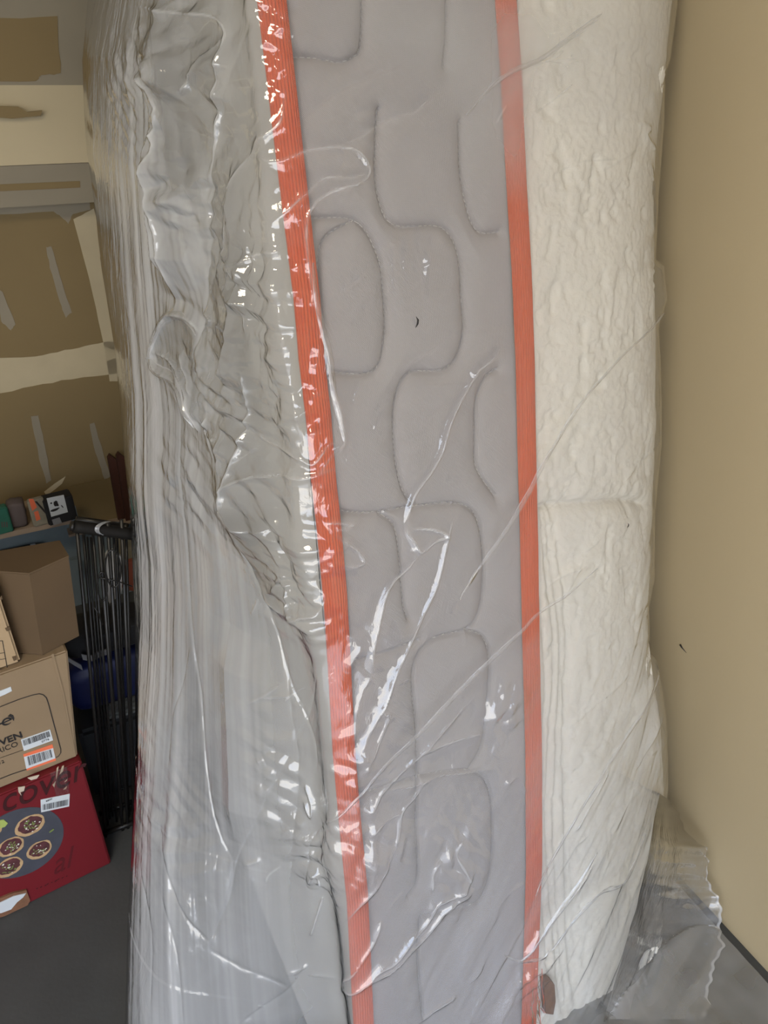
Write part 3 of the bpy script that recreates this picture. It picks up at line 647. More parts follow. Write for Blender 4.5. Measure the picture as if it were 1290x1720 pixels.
wf = (WN * (CP - WP)).sum(-1) > 0
def wat(x, y):
    d = (wpx - x) ** 2 + (wpy - y) ** 2 + np.where(wf, 0, 1e6); k = np.unravel_index(d.argmin(), d.shape); return np.array([ws[k], WVG[k]])
WH = 0.006 * (fbm(ws * 9, WVG * 6, 501, 3) - .45)
pk = fbm(ws * 60 + 2 * fbm(ws * 14, WVG * 9, 507, 2), WVG * 34, 502, 3); WH += 0.016 * np.minimum(pk, 0.44) + 0.0016 * (tri(pk * 7) - .5)
def wcr(dep, wd, pts, stp=0):
    global WH
    res = polydist(ws, WVG, smoothpts([wat(*p) for p in pts], 4), 0.06)
    if res is None: return
    W, D, sg, T = res; tp_ = np.clip(np.minimum(T, 1 - T) * 8 + .3, 0, 1)
    WH[W] += -np.where(D < 1, dep * np.exp(-D / wd) * tp_, 0) + np.where(D < 1, stp * sg * np.exp(-D / 0.02) * np.clip(D / .002, 0, 1), 0)
wcr(0.020, 0.009, [(895,862),(930,856),(980,850),(1030,845),(1060,846),(1085,850)], 0.002)
wcr(0.006, 0.010, [(1085,850),(1078,870),(1080,900)])
for k, px in enumerate([(903,908,914,917,910,905,918,925), (910,922,932,930,922,918,932,942), (918,935,944,942,936,932,942,955), (930,948,956,954,950,950,955,966)]):
    wcr(0.0100, 0.0040, [(px[0],872),(px[1],980),(px[2],1080),(px[3],1160),(px[4],1280),(px[5],1400),(px[6],1580),(px[7],1700)], 0.0012)
wcr(0.005, 0.006, [(955,1000),(950,1100),(957,1300),(962,1500),(970,1690)])
for _ in range(26):
    x, y = random.uniform(920, 1085), random.uniform(120, 1650); l = random.uniform(20, 70)
    wcr(random.uniform(.003, .006), 0.004, [(x, y), (x + random.uniform(-8, 4), y + l / 2), (x + random.uniform(-14, 10), y + l)])
WH -= 0.004
gridmesh('quilted_padding', WP + WN * WH[..., None], M['white_fabric'], mt)['label'] = 'cream white quilted padding beside the right piping'
# ends
tp_ = [surf(np.array(x), np.array(y), np.array(V_TOP)) for x, y in [(0, 0), (.32, 0), (aRs[-1] - .03, .02), (aRs[-1], .13), (aRs[-1], .93), (aRs[-1] - .2, .97), (0, .96), (-.03, .8), (-.03, .1)]]
mesh('end_panel', [p - np.array([0, 0, .004]) for p in tp_] + [p + np.array([0, 0, .004]) for p in tp_], [tuple(range(9)), tuple(range(17, 8, -1))] + [(i, (i + 1) % 9, 9 + (i + 1) % 9, 9 + i) for i in range(9)], M['left_fabric'], mt)
# torn corner low on the right piping: brown felt and orange threads
def sp3(x, y, off):
    s_, v_ = border_at(x, y); return surf(np.array(s_), np.array(-off), np.array(v_))
tq = [(904,1636),(914,1632),(922,1640),(924,1668),(920,1690),(908,1688),(906,1665)]
V3 = [sp3(x, y, .016) for x, y in tq] + [sp3(x, y, .004) for x, y in tq]
mesh('torn_corner', V3, [tuple(range(7)), tuple(range(13, 6, -1))] + [(i, (i + 1) % 7, 7 + (i + 1) % 7, 7 + i) for i in range(7)], M['brownfoam'], mt)
for k in range(14):
    x = random.uniform(868, 902); y = random.uniform(1600, 1680); pts = [sp3(x + random.uniform(-5, 5) * i / 3, y + i * random.uniform(8, 16), .019 + .002 * math.sin(i + k)) for i in range(5)]
    tube('frayed_thread', pts, .0007, M['orange'] if k % 3 else M['card_light'], mt, n=5)
adopt(mt)

# ------------------------------------------------------------------ plastic bag
bag = empty('mattress_bag', surf(np.array(0.16), np.array(0.4), np.array(V_BOT)))
tag(bag, 'wrinkled clear plastic bag wrapped round the upright mattress, torn at its foot', 'plastic bag')
sn, vn1 = at(1088, 992); _, vn0 = at(1088, 1116)
tear = (SG_ > sn + .004) & (VG > vn0 - .012 * np.sin(SG_ * 90)) & (VG < vn1) & (cs[None, :] < 10.9)
gridmesh('film', FV, M['film'], bag, haze=HZ, mask=~tear[:-1, :-1])
TREE = None
def lift(tp, off):
    """points of the bag surface for (s, v) pairs"""
    out = []
    for s_, v_ in tp:
        j = int(np.clip(np.searchsorted(vv, v_), 1, NV - 1)); i = int(np.clip(np.searchsorted(SG_[j], s_), 1, NU - 1))
        out.append(FV[j, i] + NRM[j, i] * off)
    return out
def ribbon(pts, w0, w1, off=0.0012, seed=0, mt_='fold', name='gathered_fold', nacr=9, fluff=0.35):
    w0 *= .6; w1 *= .6
    """a narrow gathered fold of film standing proud of the sheet"""
    tp = smoothpts([at(*p) for p in pts], 10); tp = [np.array(p) for p in tp]; n = len(tp); rows = []; hz = []
    rs = np.random.RandomState(seed)
    for i, p in enumerate(tp):
        d = tp[min(i + 1, n - 1)] - tp[max(i - 1, 0)]; d /= np.linalg.norm(d) + 1e-9; nn = np.array([-d[1], d[0]]); t = i / (n - 1)
        ww = (w0 + (w1 - w0) * t) * (0.05 + 0.95 * math.sin(math.pi * min(max(t, .0), 1.)) ** 0.6)
        rows.append([p + nn * ww * (k / (nacr - 1) - .5) for k in range(nacr)])
        hz.append([0.12 * abs(math.sin(k * 2.4 + 3 * vnoise(np.array(t * 6.), np.array(k * .5), seed))) + (0.22 if k in (0, nacr - 1) else 0) for k in range(nacr)])
    G = np.zeros((n, nacr, 3))
    for i in range(n):
        L = lift(rows[i], 0)
        for k in range(nacr):
            j = min(max(int(np.searchsorted(vv, rows[i][k][1])), 1), NV - 1); ii = min(max(int(np.searchsorted(SG_[j], rows[i][k][0])), 1), NU - 1)
            hh = off + fluff * 0.004 * math.sin(math.pi * k / (nacr - 1)) * (1 + .4 * math.sin(k * 3.1)) + 0.0012 * (rs.rand() - .5)
            G[i, k] = L[k] + NRM[j, ii] * hh
    for _ in range(2): G[1:-1] = (G[:-2] + 2 * G[1:-1] + G[2:]) / 4
    return gridmesh(name, G, M[mt_], bag, haze=np.array(hz))
ribbon([(1005,25),(960,60),(905,100),(860,120),(825,145),(780,195)], .012, .010, seed=1)
ribbon([(1108,525),(1050,585),(1000,640),(950,705),(905,785),(880,835),(840,900),(800,955),(770,1005)], .006, .020, seed=2)
ribbon([(1000,955),(950,998),(900,1030),(870,1060),(820,1110),(760,1170),(690,1240),(620,1310),(560,1375)], .008, .018, seed=3)
ribbon([(1110,1130),(1060,1210),(1010,1290),(960,1370),(925,1430),(895,1500)], .010, .012, seed=4)
ribbon([(1000,1430),(960,1490),(930,1535),(905,1570),(870,1612)], .010, .022, seed=5)
ribbon([(1080,1400),(1045,1475),(1000,1500),(960,1540),(920,1590)], .016, .014, seed=6)
ribbon([(258,604),(268,568),(290,532),(325,532),(346,560)], .022, .02, seed=9, off=.003)
ribbon([(258,600),(275,620),(305,634),(326,660),(345,715)], .035, .03, seed=10, off=.003, fluff=.8)
ribbon([(520,440),(530,520),(550,600),(556,660),(574,735)], .014, .016, seed=11)
ribbon([(842,1600),(870,1612),(905,1605),(915,1590)], .010, .010, seed=12)

# ragged loose flap at the foot on the wall side, standing on the floor
AB = AW - 0.022
def fpt(x, y, t_):
    """loose flap: leaves the mattress corner and leans on the wall"""
    r = ray(x, y); Q = surf(np.array(0.5), np.array(-0.045), np.array(V_BOT)); tl = ((Q - CP) @ EG) / (r @ EG); tr = (AB + 0.0 - (CP - room(0, 0, 0)) @ EH) / (r @ EH)
    k = t_ ** .8; return CP + (min(tl, tr) * (1 - k) + min(tr, tl + .45) * k) * r
outl = [(1108,1330),(1122,1340),(1130,1352),(1140,1366),(1146,1385),(1156,1402),(1170,1412),(1186,1422),(1184,1435),(1190,1446),(1186,1462),(1188,1476),(1196,1494),(1206,1506),(1213,1530),(1209,1552),(1211,1575),(1218,1590),(1208,1604),(1200,1620),(1196,1645),(1188,1668),(1193,1690),(1180,1712)]
rows = []; n1 = 46
oy = np.array([p[1] for p in outl], float); ox = np.array([p[0] for p in outl], float)
ys = np.linspace(1332, 1712, 150)
G = np.zeros((150, n1, 3)); hzf = np.zeros((150, n1))
for j, y in enumerate(ys):
    xr = np.interp(y, oy, ox) + 1.6 * math.sin(y * .31) ; xl = np.interp(y, [1332, 1450, 1712], [1106, 1085, 1010])
    for i in range(n1):
        t = i / (n1 - 1); x = xl + (xr - xl) * t; P = fpt(x, y, t)
        hgt = 0.012 * (fbm(np.array(x * .035), np.array(y * .008), 601, 3) - .45) + 0.004 * crumple(np.array(x * .012), np.array(y * .005), 603, 1.2, 4) 
        G[j, i] = P - EG * float(hgt); ex_ = (G[j, i] - room(0, 0, 0)) @ EH - AB; G[j, i] = G[j, i] - EH * max(ex_, 0); hzf[j, i] = (0.45 if i >= n1 - 2 else 0.05) + .22 * min(max((.42 - t) * 6, 0), 1) * min(max((y - 1400) / 150, 0), 1) + 0.25 * max(0, float(fbm(np.array(x * .16 - y * .05), np.array(y * .02), 605, 2)) - .48) * 2
        if G[j, i, 2] < .006: G[j, i] = (CP + ray(x, y) * ((0.006 + .012 * float(crumple(np.array(x * .02), np.array(y * .02), 607, 1.0, 4)) - HC) / ray(x, y)[2]))
gridmesh('loose_flap', G, M['flap'], bag, haze=hzf)
# bag mouth spread over the floor
n1, n2 = 150, 200
A_, B_ = np.meshgrid(np.linspace(0.22, 0.785, n1), np.linspace(-0.75, 0.30, n2))
zz = 0.006 + 0.030 * np.maximum(fbm(A_ * 9, B_ * 8, 611, 3) - .40, 0) + 0.20 * crumple(A_, B_, 613, 12, 5) * .5
zz = zz * np.clip((0.73 - A_) * 8, 0.3, 1)
edge = -0.62 + 0.22 * np.clip((A_ - 0.45) * 2, -.2, 1) + 0.05 * (fbm(A_ * 14, A_ * 0, 617, 3) - .5)
G = np.stack([P0[0] + A_ * EH[0] + B_ * EG[0], P0[1] + A_ * EH[1] + B_ * EG[1], zz], -1)
off = V_BOT * UPV; G[..., 0] += off[0]; G[..., 1] += off[1]
keep = (B_ > edge)[:-1, :-1]
gridmesh('spread_mouth', G, M['flap'], bag, haze=np.clip(.10 + .2 * fbm(A_ * 20, B_ * 20, 619, 2), 0, .4), mask=keep)
adopt(bag)

# specks caught on the film
for (x, y, sc_, lab) in [(694, 541, 1.0, 'tiny dark dead insect stuck on the film over the grey fabric'), (1050, 882, .6, 'tiny dark fleck on the white padding below its horizontal crease')]:
    tp = at(x, y); c = lift([tp], .002)[0]; o = tube('dead_insect', [c + np.array([-.0012, 0, -.006]) * sc_, c + np.array([.001, -.001, -.001]) * sc_, c + np.array([.0015, -.001, .004]) * sc_, c + np.array([-.001, 0, .008]) * sc_], .0007 * sc_, M['ink'], None, 6, rfun=lambda t: .0011 * sc_ * (math.sin(math.pi * t) + .25))
    tag(o, lab, 'insect')

# ------------------------------------------------------------------ the pile of boxes on the left
class Carton:
    """upright box; front face seen from the camera, x along it, z up"""
    def __init__(s, name, corner, yaw, w_, d_, h_, m, label, cat='box', group=None, bev=.003, tilt=0.0):
        s.tilt = tilt
        s.ex = np.array([math.cos(yaw), math.sin(yaw), 0]); s.ey = np.array([-math.sin(yaw), math.cos(yaw), 0]); s.c = np.array(corner, float)   # corner: bottom front right
        s.root = empty(name, s.c - s.ex * w_ / 2 + s.ey * d_ / 2); tag(s.root, label, cat, group); s.w, s.d, s.h = w_, d_, h_
        boxmesh('carton_body', s.c - s.ex * w_, s.ex * w_, s.ey * d_, np.array([0, 0, h_]) + s.ex * tilt * h_, m, s.root, bev=bev)
    def loc(s, x, y):
        r = ray(x, y); t = ((s.c - CP) @ s.ey) / (r @ s.ey); P = CP + t * r - s.c; return P @ s.ex - s.tilt * P[2], P[2]
    def pt(s, X, Z, o): return s.c + s.ex * (X + s.tilt * Z) + np.array([0, 0, Z]) - s.ey * o
    def poly(s, name, P, m, o=.0006, label=None):
        n = len(P); vs = [s.pt(x, z, o) for x, z in P] + [s.pt(x, z, -.0002) for x, z in P]
        ob = mesh(name, vs, [tuple(range(n)), tuple(range(2 * n - 1, n - 1, -1))] + [(i, (i + 1) % n, n + (i + 1) % n, n + i) for i in range(n)], m, s.root)
        if label: ob['label'] = label
        return ob
    def pix(s, name, pts, m, o=.0006, label=None): return s.poly(name, [s.loc(*p) for p in pts], m, o, label)
    def multi(s, name, polys, m, o, parent=None):
        vs = []; fs = []
        for P in polys:
            b0 = len(vs); vs += [s.pt(x, z, o) for x, z in P]; fs.append(tuple(range(b0, b0 + len(P))))
        ob = mesh(name, vs, fs, m, s.root); ob['kind'] = 'stuff'; return ob
    def text(s, body, X, Z, size, m, o=.0009, shear=0, name='lettering', rot=0, bold=0, sx=1.0):
        cu = bpy.data.curves.new(name, 'FONT'); cu.body = body; cu.size = size; cu.shear = shear; cu.offset = bold; cu.extrude = .0002
        tmp = bpy.data.objects.new('tmp', cu); COL.objects.link(tmp); bpy.context.view_layer.update()
        me = bpy.data.meshes.new_from_object(tmp.evaluated_get(bpy.context.evaluated_depsgraph_get())); bpy.data.objects.remove(tmp); bpy.data.curves.remove(cu)
        ob = bpy.data.objects.new(name, me); COL.objects.link(ob); me.materials.clear(); me.materials.append(m)
        Mx = Matrix((( s.ex[0], 0, -s.ey[0]), (s.ex[1], 0, -s.ey[1]), (0, 1, 0))).to_4x4()
        Mx.translation = Vector(tuple(s.pt(X, Z, o))); ob.parent = s.root; ob.matrix_basis = Mx @ Matrix.Rotation(rot, 4, 'Z') @ Matrix.Diagonal((sx, 1, 1, 1)); ob['_w'] = 1
        return ob
    def barcode(s, q, rows, seed, frac=(.08, .92, .15, .8), on=None):
        """q: corners bl, br, tr, tl in face coordinates"""
        q = [np.array(p) for p in q]; rs = random.Random(seed)
        def bi(u, v): return q[0] * (1 - u) * (1 - v) + q[1] * u * (1 - v) + q[2] * u * v + q[3] * (1 - u) * v
        P = []; u = frac[0]
        while u < frac[1]:
            w_ = rs.choice([.008, .012, .02, .03]); P.append([bi(u, frac[2]), bi(min(u + w_, frac[1]), frac[2]), bi(min(u + w_, frac[1]), frac[3]), bi(u, frac[3])]); u += w_ + rs.choice([.009, .012, .02])
        o = s.multi('barcode', P, M['ink'], .0013)
        if on is not None: o.parent = on
    def nest(s, n=1):
        kids = [o for o in COL.objects if o.parent == s.root]
        return kids
    def done(s):
        inv = Matrix.Translation(s.root.location).inverted()
        for c in [o for o in COL.objects if o.parent == s.root]:
            if '_w' in c: del c['_w']
            c.matrix_parent_inverse = inv
        return s
Y1 = math.radians(33)
def floorpt(x, y, z=0):
    r = ray(x, y); return CP + r * ((z - HC) / r[2])
# red cookware box on the floor
c0 = floorpt(187, 1450)
tmp = Carton.loc
class _q: pass
hr = None
ey_ = np.array([-math.sin(Y1), math.cos(Y1), 0]); r = ray(140, 1277); t = ((c0 - CP) @ ey_) / (r @ ey_); hr = (CP + t * r)[2]
rb = Carton('cookware_box', c0, Y1, .50, .28, hr, M['red'], 'red printed cookware box with a plate of food pictured, lowest on the floor')
def ell(cx, cz, rx, rz, n=28, rot=0, wob=0, seed=0):
    rs = random.Random(seed); P = []
    for k in range(n):
        a_ = 2 * math.pi * k / n; q = 1 + wob * rs.uniform(-1, 1); x, z = rx * math.cos(a_) * q, rz * math.sin(a_) * q; P.append((cx + x * math.cos(rot) - z * math.sin(rot), cz + x * math.sin(rot) + z * math.cos(rot)))
    return P
def med(b_, x, y): return b_.loc(x, y)
pc = rb.loc(34, 1415); pr = rb.loc(107, 1390)[0] - pc[0]
zt = rb.loc(48, 1350)[1]; zb = rb.loc(15, 1483)[1]
plate = rb.poly('printed_plate', ell(pc[0], (zt + zb) / 2, pr, (zt - zb) / 2, 40), M['plate'], .0005, 'dark grey slate plate printed on the red box')
tort = []; bean = []; herb = []; chz = []
for k, (x, y, rx) in enumerate([(50,1386,29),(18,1422,27),(66,1427,25),(15,1456,28),(-18,1395,26),(-25,1445,26)]):
    X, Z = rb.loc(x, y); rr = abs(rb.loc(x + rx, y)[0] - X)
    tort.append(ell(X, Z, rr, rr * .92, 22, .5, .04, k)); bean.append(ell(X + rr * .02, Z + .002, rr * .80, rr * .72, 20, .4, .08, k + 9))
    rs = random.Random(k)
    for j in range(16):
        an = rs.uniform(0, 6.28); q = rs.uniform(0, rr * .55); lx, lz = X + q * math.cos(an), Z + q * math.sin(an)
        herb.append(ell(lx, lz, rr * rs.uniform(.06, .16), rr * .05, 6, rs.uniform(0, 3), .2, j))
    for j in range(12):
        an = rs.uniform(0, 6.28); q = rs.uniform(0, rr * .7); chz.append(ell(X + q * math.cos(an), Z + q * math.sin(an), rr * rs.uniform(.035, .08), rr * .05, 6, 0, .2, j))
[rb.poly('printed_tostada', t_, M['tort'], .0008 + .0001 * k_) for k_, t_ in enumerate(tort)]; [rb.poly('printed_filling', t_, M['bean'], .0014 + .0001 * k_) for k_, t_ in enumerate(bean)]; rb.multi('printed_herbs', herb + [ell(*rb.loc(87, 1394), .006, .003, 7, .3, .4, 3)], M['green_p'], .0021); rb.multi('printed_cheese', chz, M['cheese'], .0023)
rb.pix('printed_lime', [(-8,1378),(6,1376),(13,1382),(8,1388),(-6,1392)], M['lime'], .0016)
X, Z = rb.loc(4, 1362); X2, Z2_ = rb.loc(104, 1338)
rb.text('cover', X - .004, Z - .006, .088, M['ink_red'], shear=.35, sx=.78)
X, Z = rb.loc(88, 1468); rb.text('al', X, Z - .004, .085, M['ink_red2'], shear=.5, sx=.7)
rb.multi('printed_marks', [ell(*rb.loc(62 + k * 6 + (k % 3), 1492 - k * 2.6), .0022 + .001 * (k % 2), .0016, 6, .4, .3, k) for k in range(9)], M['ink_red'], .0009)
q = [(69,1364),(116,1354),(117,1333),(68,1343)]
rb.barcode([rb.loc(*p) for p in q], 1, 3, (.06, .95, .14, .6), on=rb.pix('barcode_label', q, M['label'], .0009))
X, Z = rb.loc(77, 1346); rb.text('8800', X, Z - .001, .006, M['ink'], .0013)
rb.pix('torn_patch', [(30,1322),(42,1320),(40,1328),(34,1330),(36,1336),(31,1330)], M['torn'], .0012)
rb.pix('torn_patch', [(46,1306),(66,1301),(62,1307),(52,1310)], M['torn'], .0012)
for k, pts in enumerate([[(95,1290),(98,1287),(96,1302),(94,1308)], [(104,1287),(107,1285),(106,1294),(100,1300)], [(88,1318),(93,1312),(91,1322)], [(108,1313),(113,1308),(112,1311)], [(106,1326),(112,1320),(111,1324)]]):
    rb.pix('tape_glint', pts, M['tape'], .0016)  # shine of the tape painted as pale patches
rb.pix('packing_tape', [(84,1299),(112,1288),(116,1330),(94,1336)], film_mat('clear tape', .03, bump=.8, rough=.06), .0020)
# torn white foot of the lowest carton's flap
rb.pix('torn_flap', [(-20,1520),(-20,1515),(20,1498),(44,1493),(50,1510),(46,1518),(8,1536),(-20,1545)], M['brownfoam'], .004)
rb.pix('torn_paper', [(-20,1522),(22,1502),(43,1497),(38,1504),(28,1512),(18,1524),(2,1530),(-20,1534)], M['label'], .0055)
rb.done()
# oven box
ey_ = rb.ey; base = c0 + ey_ * .015 - rb.ex * .015 + np.array([0, 0, hr + .001])
r = ray(128, 1262); t = ((base - CP) @ ey_) / (r @ ey_); P = CP + t * r; base = np.array([P[0], P[1], hr + .001])
r = ray(101, 1098); t = ((base - CP) @ ey_) / (r @ ey_); ho = (CP + t * r)[2] - hr
ob_ = Carton('oven_box', base, Y1, .46, .26, ho, M['card'], 'tan oven carton with two barcode labels, on top of the red box', tilt=.13)
def outline(b_, pts, wd, name='printed_outline'):
    P = [np.array(b_.loc(*p)) for p in pts]; polys = []
    for p, q in zip(P[:-1], P[1:]):
        d = (q - p) / np.linalg.norm(q - p); n_ = np.array([-d[1], d[0]]) * wd / 2; e_ = d * wd * .3; polys.append([p - n_ - e_, q - n_ + e_, q + n_ + e_, p + n_ - e_])
    return b_.multi(name, polys, M['ink'], .0007)
outline(ob_, [(-20,1193),(0,1187),(30,1175),(55,1167),(66,1165),(73,1167),(78,1172),(82,1184),(90,1214),(98,1244),(102,1258),(102,1264),(98,1270),(90,1274)], .0018)
outline(ob_, [(44,1292),(20,1300),(0,1308),(-20,1315)], .0020)
outline(ob_, [(39,1259),(20,1266),(0,1273),(-20,1279)], .0010)
X, Z = ob_.loc(0, 1222); s_ = .075
cxe, cze, re_ = X + .0125, Z + .0085, .0088
arc = []
for k in range(22):
    a0_, a1_ = math.radians(8 + k * 14.2), math.radians(8 + (k + 1) * 14.2 + .5); w_ = .0036 if k < 18 else .0036 - (k - 17) * .0006
    f_ = lambda an, q: (cxe + q * math.cos(an), cze + q * math.sin(an))
    arc.append([f_(a0_, re_ - w_), f_(a1_, re_ - w_), f_(a1_, re_), f_(a0_, re_)])
arc.append([(cxe - re_ + .003, cze - .0015), (cxe + re_ - .0002, cze - .0002), (cxe + re_ - .0002, cze + .0026), (cxe - re_ + .003, cze + .0013)])
arc.append([(cxe - re_ - .012, cze - .002), (cxe - re_ + .001, cze - .0015), (cxe - re_ + .001, cze + .0018), (cxe - re_ - .012, cze + .0018)])
ob_.multi('lettering', arc, M['ink'], .0009)
lp = [ob_.loc(*p) for p in [(13,1203),(17,1199),(22,1201),(24,1206),(23,1211),(21,1208),(18,1204)]]
ob_.poly('printed_leaf', lp, M['ink'], .0009)
X, Z = ob_.loc(-10, 1257); ob_.text('OVEN', X - .006, Z + .001, .021, M['ink'], bold=.0006, sx=1.0)
X, Z = ob_.loc(-24, 1275); ob_.text('ELECTRICO', X - .022, Z + .002, .017, M['ink'], sx=.9)
X, Z = ob_.loc(-2, 1284); ob_.text('12', X, Z, .010, M['ink'])
q = [(40,1261),(89,1243),(84,1225),(35,1242)]; ob_.barcode([ob_.loc(*p) for p in q], 1, 5, (.05, .95, .42, .92), on=ob_.pix('barcode_label', q, M['label'], .0009))
X, Z = ob_.loc(70, 1247); ob_.text('0776', X, Z, .007, M['ink'], .0013)
q = [(45,1294),(94,1277),(88,1250),(39,1267)]; ob_.pix('orange_label', q, M['orange_ink'], .0008); 
q = [(44,1291),(93,1273),(89,1256),(40,1271)]; ob_.barcode([ob_.loc(*p) for p in q], 1, 8, (.1, .93, .2, .95), on=ob_.pix('barcode_label', q, M['label'], .0011))
ob_.pix('side_fold', [(86,1099),(90,1097),(96,1120),(108,1165),(126,1262),(123,1262),(105,1166),(92,1125)], M['card'], .0014)
ob_.pix('shipping_label', [(-20,1168),(18,1153),(20,1160),(8,1166),(-20,1178)], M['label'], .0012)
ob_.done()
top_o = hr + .001 + ho
# light carton, nearest, cut by the frame
base = ob_.c + ob_.ey * .012; base[2] = top_o + .001
r = ray(43, 1137); t = ((base - CP) @ ey_) / (r @ ey_); P = CP + t * r; base = np.array([P[0], P[1], top_o + .001])
r = ray(3, 972); t = ((base - CP) @ ey_) / (r @ ey_); hl = (CP + t * r)[2] - base[2]
lb = Carton('light_carton', base, Y1, .30, .09, hl, M['card_light'], 'light cardboard carton at the left picture edge, on the oven box', bev=.004)
outline(lb, [(-20,1078),(4,1076),(12,1122),(-20,1128)], .0012)
outline(lb, [(-20,1100),(8,1096)], .0009); outline(lb, [(-20,1110),(10,1106)], .0009)
for pts in [[(0,1003),(3,1000),(4,1006),(1,1008)], [(8,1055),(16,1052),(18,1058),(11,1060)], [(20,1103),(27,1101),(28,1108),(23,1110)]]: lb.pix('dent_mark', pts, M['card_dark'], .0008)
lb.done()
# brown carton behind it
zt0 = top_o + .0015; B = floorpt(72, 1100, zt0); C_ = floorpt(133, 1068, zt0)
hbx = None
for z in np.linspace(zt0, zt0 + .4, 400):
    if proj(np.array([B[0], B[1], z]))[1] < 966: hbx = z; break
plan = [B + np.array([-.10, .012, 0]), B, C_, C_ + np.array([-.035, .05, 0]), B + np.array([-.12, .055, 0])]
lean = np.array([.018, .0, 0])
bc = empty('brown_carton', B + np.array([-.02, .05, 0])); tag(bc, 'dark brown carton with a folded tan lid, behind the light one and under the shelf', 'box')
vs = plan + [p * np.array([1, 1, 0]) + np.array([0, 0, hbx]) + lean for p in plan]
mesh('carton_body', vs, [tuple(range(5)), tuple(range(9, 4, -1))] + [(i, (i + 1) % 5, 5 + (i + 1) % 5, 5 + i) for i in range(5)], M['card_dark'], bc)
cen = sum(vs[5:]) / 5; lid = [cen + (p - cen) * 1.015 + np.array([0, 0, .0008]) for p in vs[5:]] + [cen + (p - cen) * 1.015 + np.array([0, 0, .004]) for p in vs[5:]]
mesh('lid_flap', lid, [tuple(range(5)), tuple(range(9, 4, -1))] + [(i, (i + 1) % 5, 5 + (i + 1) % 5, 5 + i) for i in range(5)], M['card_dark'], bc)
e1_ = (vs[6] - vs[5]) ; 
strp = [vs[1] + (vs[0] - vs[1]) * .02 + (vs[6] - vs[1]) * k for k in (0.0, 1.0)]
adopt(bc)

# ------------------------------------------------------------------ things on the shelf
def onshelf(x, y): return floorpt(x, y, ZL)
def shelfbox(name, x1, y1, w_, d_, ytop, m, label, yaw=math.radians(33), cat='box'):
    c = onshelf(x1, y1); c[2] = ZL + .001; ey = np.array([-math.sin(yaw), math.cos(yaw), 0]); r = ray(x1 - 10, ytop); t = ((c - CP) @ ey) / (r @ ey); h_ = (CP + t * r)[2] - c[2]
    return Carton(name, c, yaw, w_, d_, h_, m, label, cat)
bk = shelfbox('black_box', 131, 872, .078, .05, 832, M['black_bag'], 'small black box with a white pictured label, rightmost on the shelf')
bk.pix('picture_label', [(86,868),(114,860),(107,831),(78,837)], M['label'], .0008)
bk.multi('printed_blobs', [ell(*bk.loc(94, 846), .006, .010, 12, .2, .25, 1), ell(*bk.loc(92, 856), .012, .004, 12, .15, .2, 2), ell(*bk.loc(86, 845), .003, .003, 7, 0, .2, 3), ell(*bk.loc(104, 850), .002, .006, 7, .3, .4, 4)], M['ink'], .0013)
bk.pix('spec_panel', [(90,882),(104,878),(100,869),(87,873)], M['grey_strap'], .0008); bk.done()
gb = shelfbox('green_box', 24, 893, .14, .03, 851, M['green'], 'green printed box at the left end of the shelf'); gb.multi('printed_bars', [[gb.loc(x_, 886), gb.loc(x_ + 2, 885), gb.loc(x_ + 1, 876), gb.loc(x_ - 1, 877)] for x_ in (3, 7, 11)], M['mauve'], .0008); gb.done()
pb = shelfbox('paper_pack', 84, 880, .042, .02, 836, M['paper'], 'red and white printed pack leaning between grey bundle and black box')
pb.pix('red_print', [(48,838),(56,838),(62,852),(54,858)], M['orange_ink'], .0008); pb.pix('red_print', [(57,860),(64,858),(68,872),(61,875)], M['orange_ink'], .0008); pb.pix('dark_stripe', [(58,842),(62,842),(80,862),(80,867)], M['ink'], .001); pb.done()
c = onshelf(48, 886); c[2] = ZL + .001
bm = bmesh.new(); bmesh.ops.create_cube(bm, size=1); bmesh.ops.subdivide_edges(bm, edges=list(bm.edges), cuts=6, use_grid_fill=True)
for v in bm.verts:
    p = v.co.copy(); n_ = p.normalized() * .62; q = p.lerp(n_, .35); lean = .012 * (q.z + .5)
    w3 = np.array([c[0], c[1], ZL + .002]) + EH * (q.x * .046 - .022 + lean * .3) + EG * (q.y * .05 + .03) + np.array([0, 0, max(0, (q.z + .5)) * .075])
    v.co = Vector(tuple(w3 + np.array([random.uniform(-.0012, .0012) for _ in range(3)])))
for v in bm.verts: v.co.z = max(v.co.z, ZL + .001)
me = bpy.data.meshes.new('cloth_bundle'); bm.to_mesh(me); bm.free(); me.shade_smooth(); tag(link('cloth_bundle', me, M['mauve']), 'dull grey cloth bundle on the shelf beside the green box', 'cloth')
# two dark wood stakes leaning on the drywall
for k, (xb, xt, yt, lab) in enumerate([(204, 183, 764, 'dark stained pointed wood stake, left of the pair leaning behind the black rack'), (216, 196, 757, 'dark stained pointed wood stake, right of the pair, half behind the bag')]):
    g_ = GW - .012 - .03 * (1 - k) * 0; a0, z0 = onplane(xb, 868, GW - .02); a1, z1 = onplane(xt, yt, GW - .02)
    w_ = .024; dz = z1 - ZL - .001
    prof = [(a0 - w_ / 2, ZR + .001), (a0 + w_ / 2, ZR + .001), (a1 + w_ * .9, z1 - .025), (a1 + w_ * .1, z1), (a1 - w_ * .25, z1 - .010)]
    vs = [room(x, GW - .022 - .018 * k, z) for x, z in prof] + [room(x, GW - .006 - .018 * k, z) for x, z in prof]
    tag(mesh('wood_stake', vs, [tuple(range(5)), tuple(range(9, 4, -1))] + [(i, (i + 1) % 5, 5 + (i + 1) % 5, 5 + i) for i in range(5)], M['wood']), lab, 'stake', 'wood stakes on the shelf')
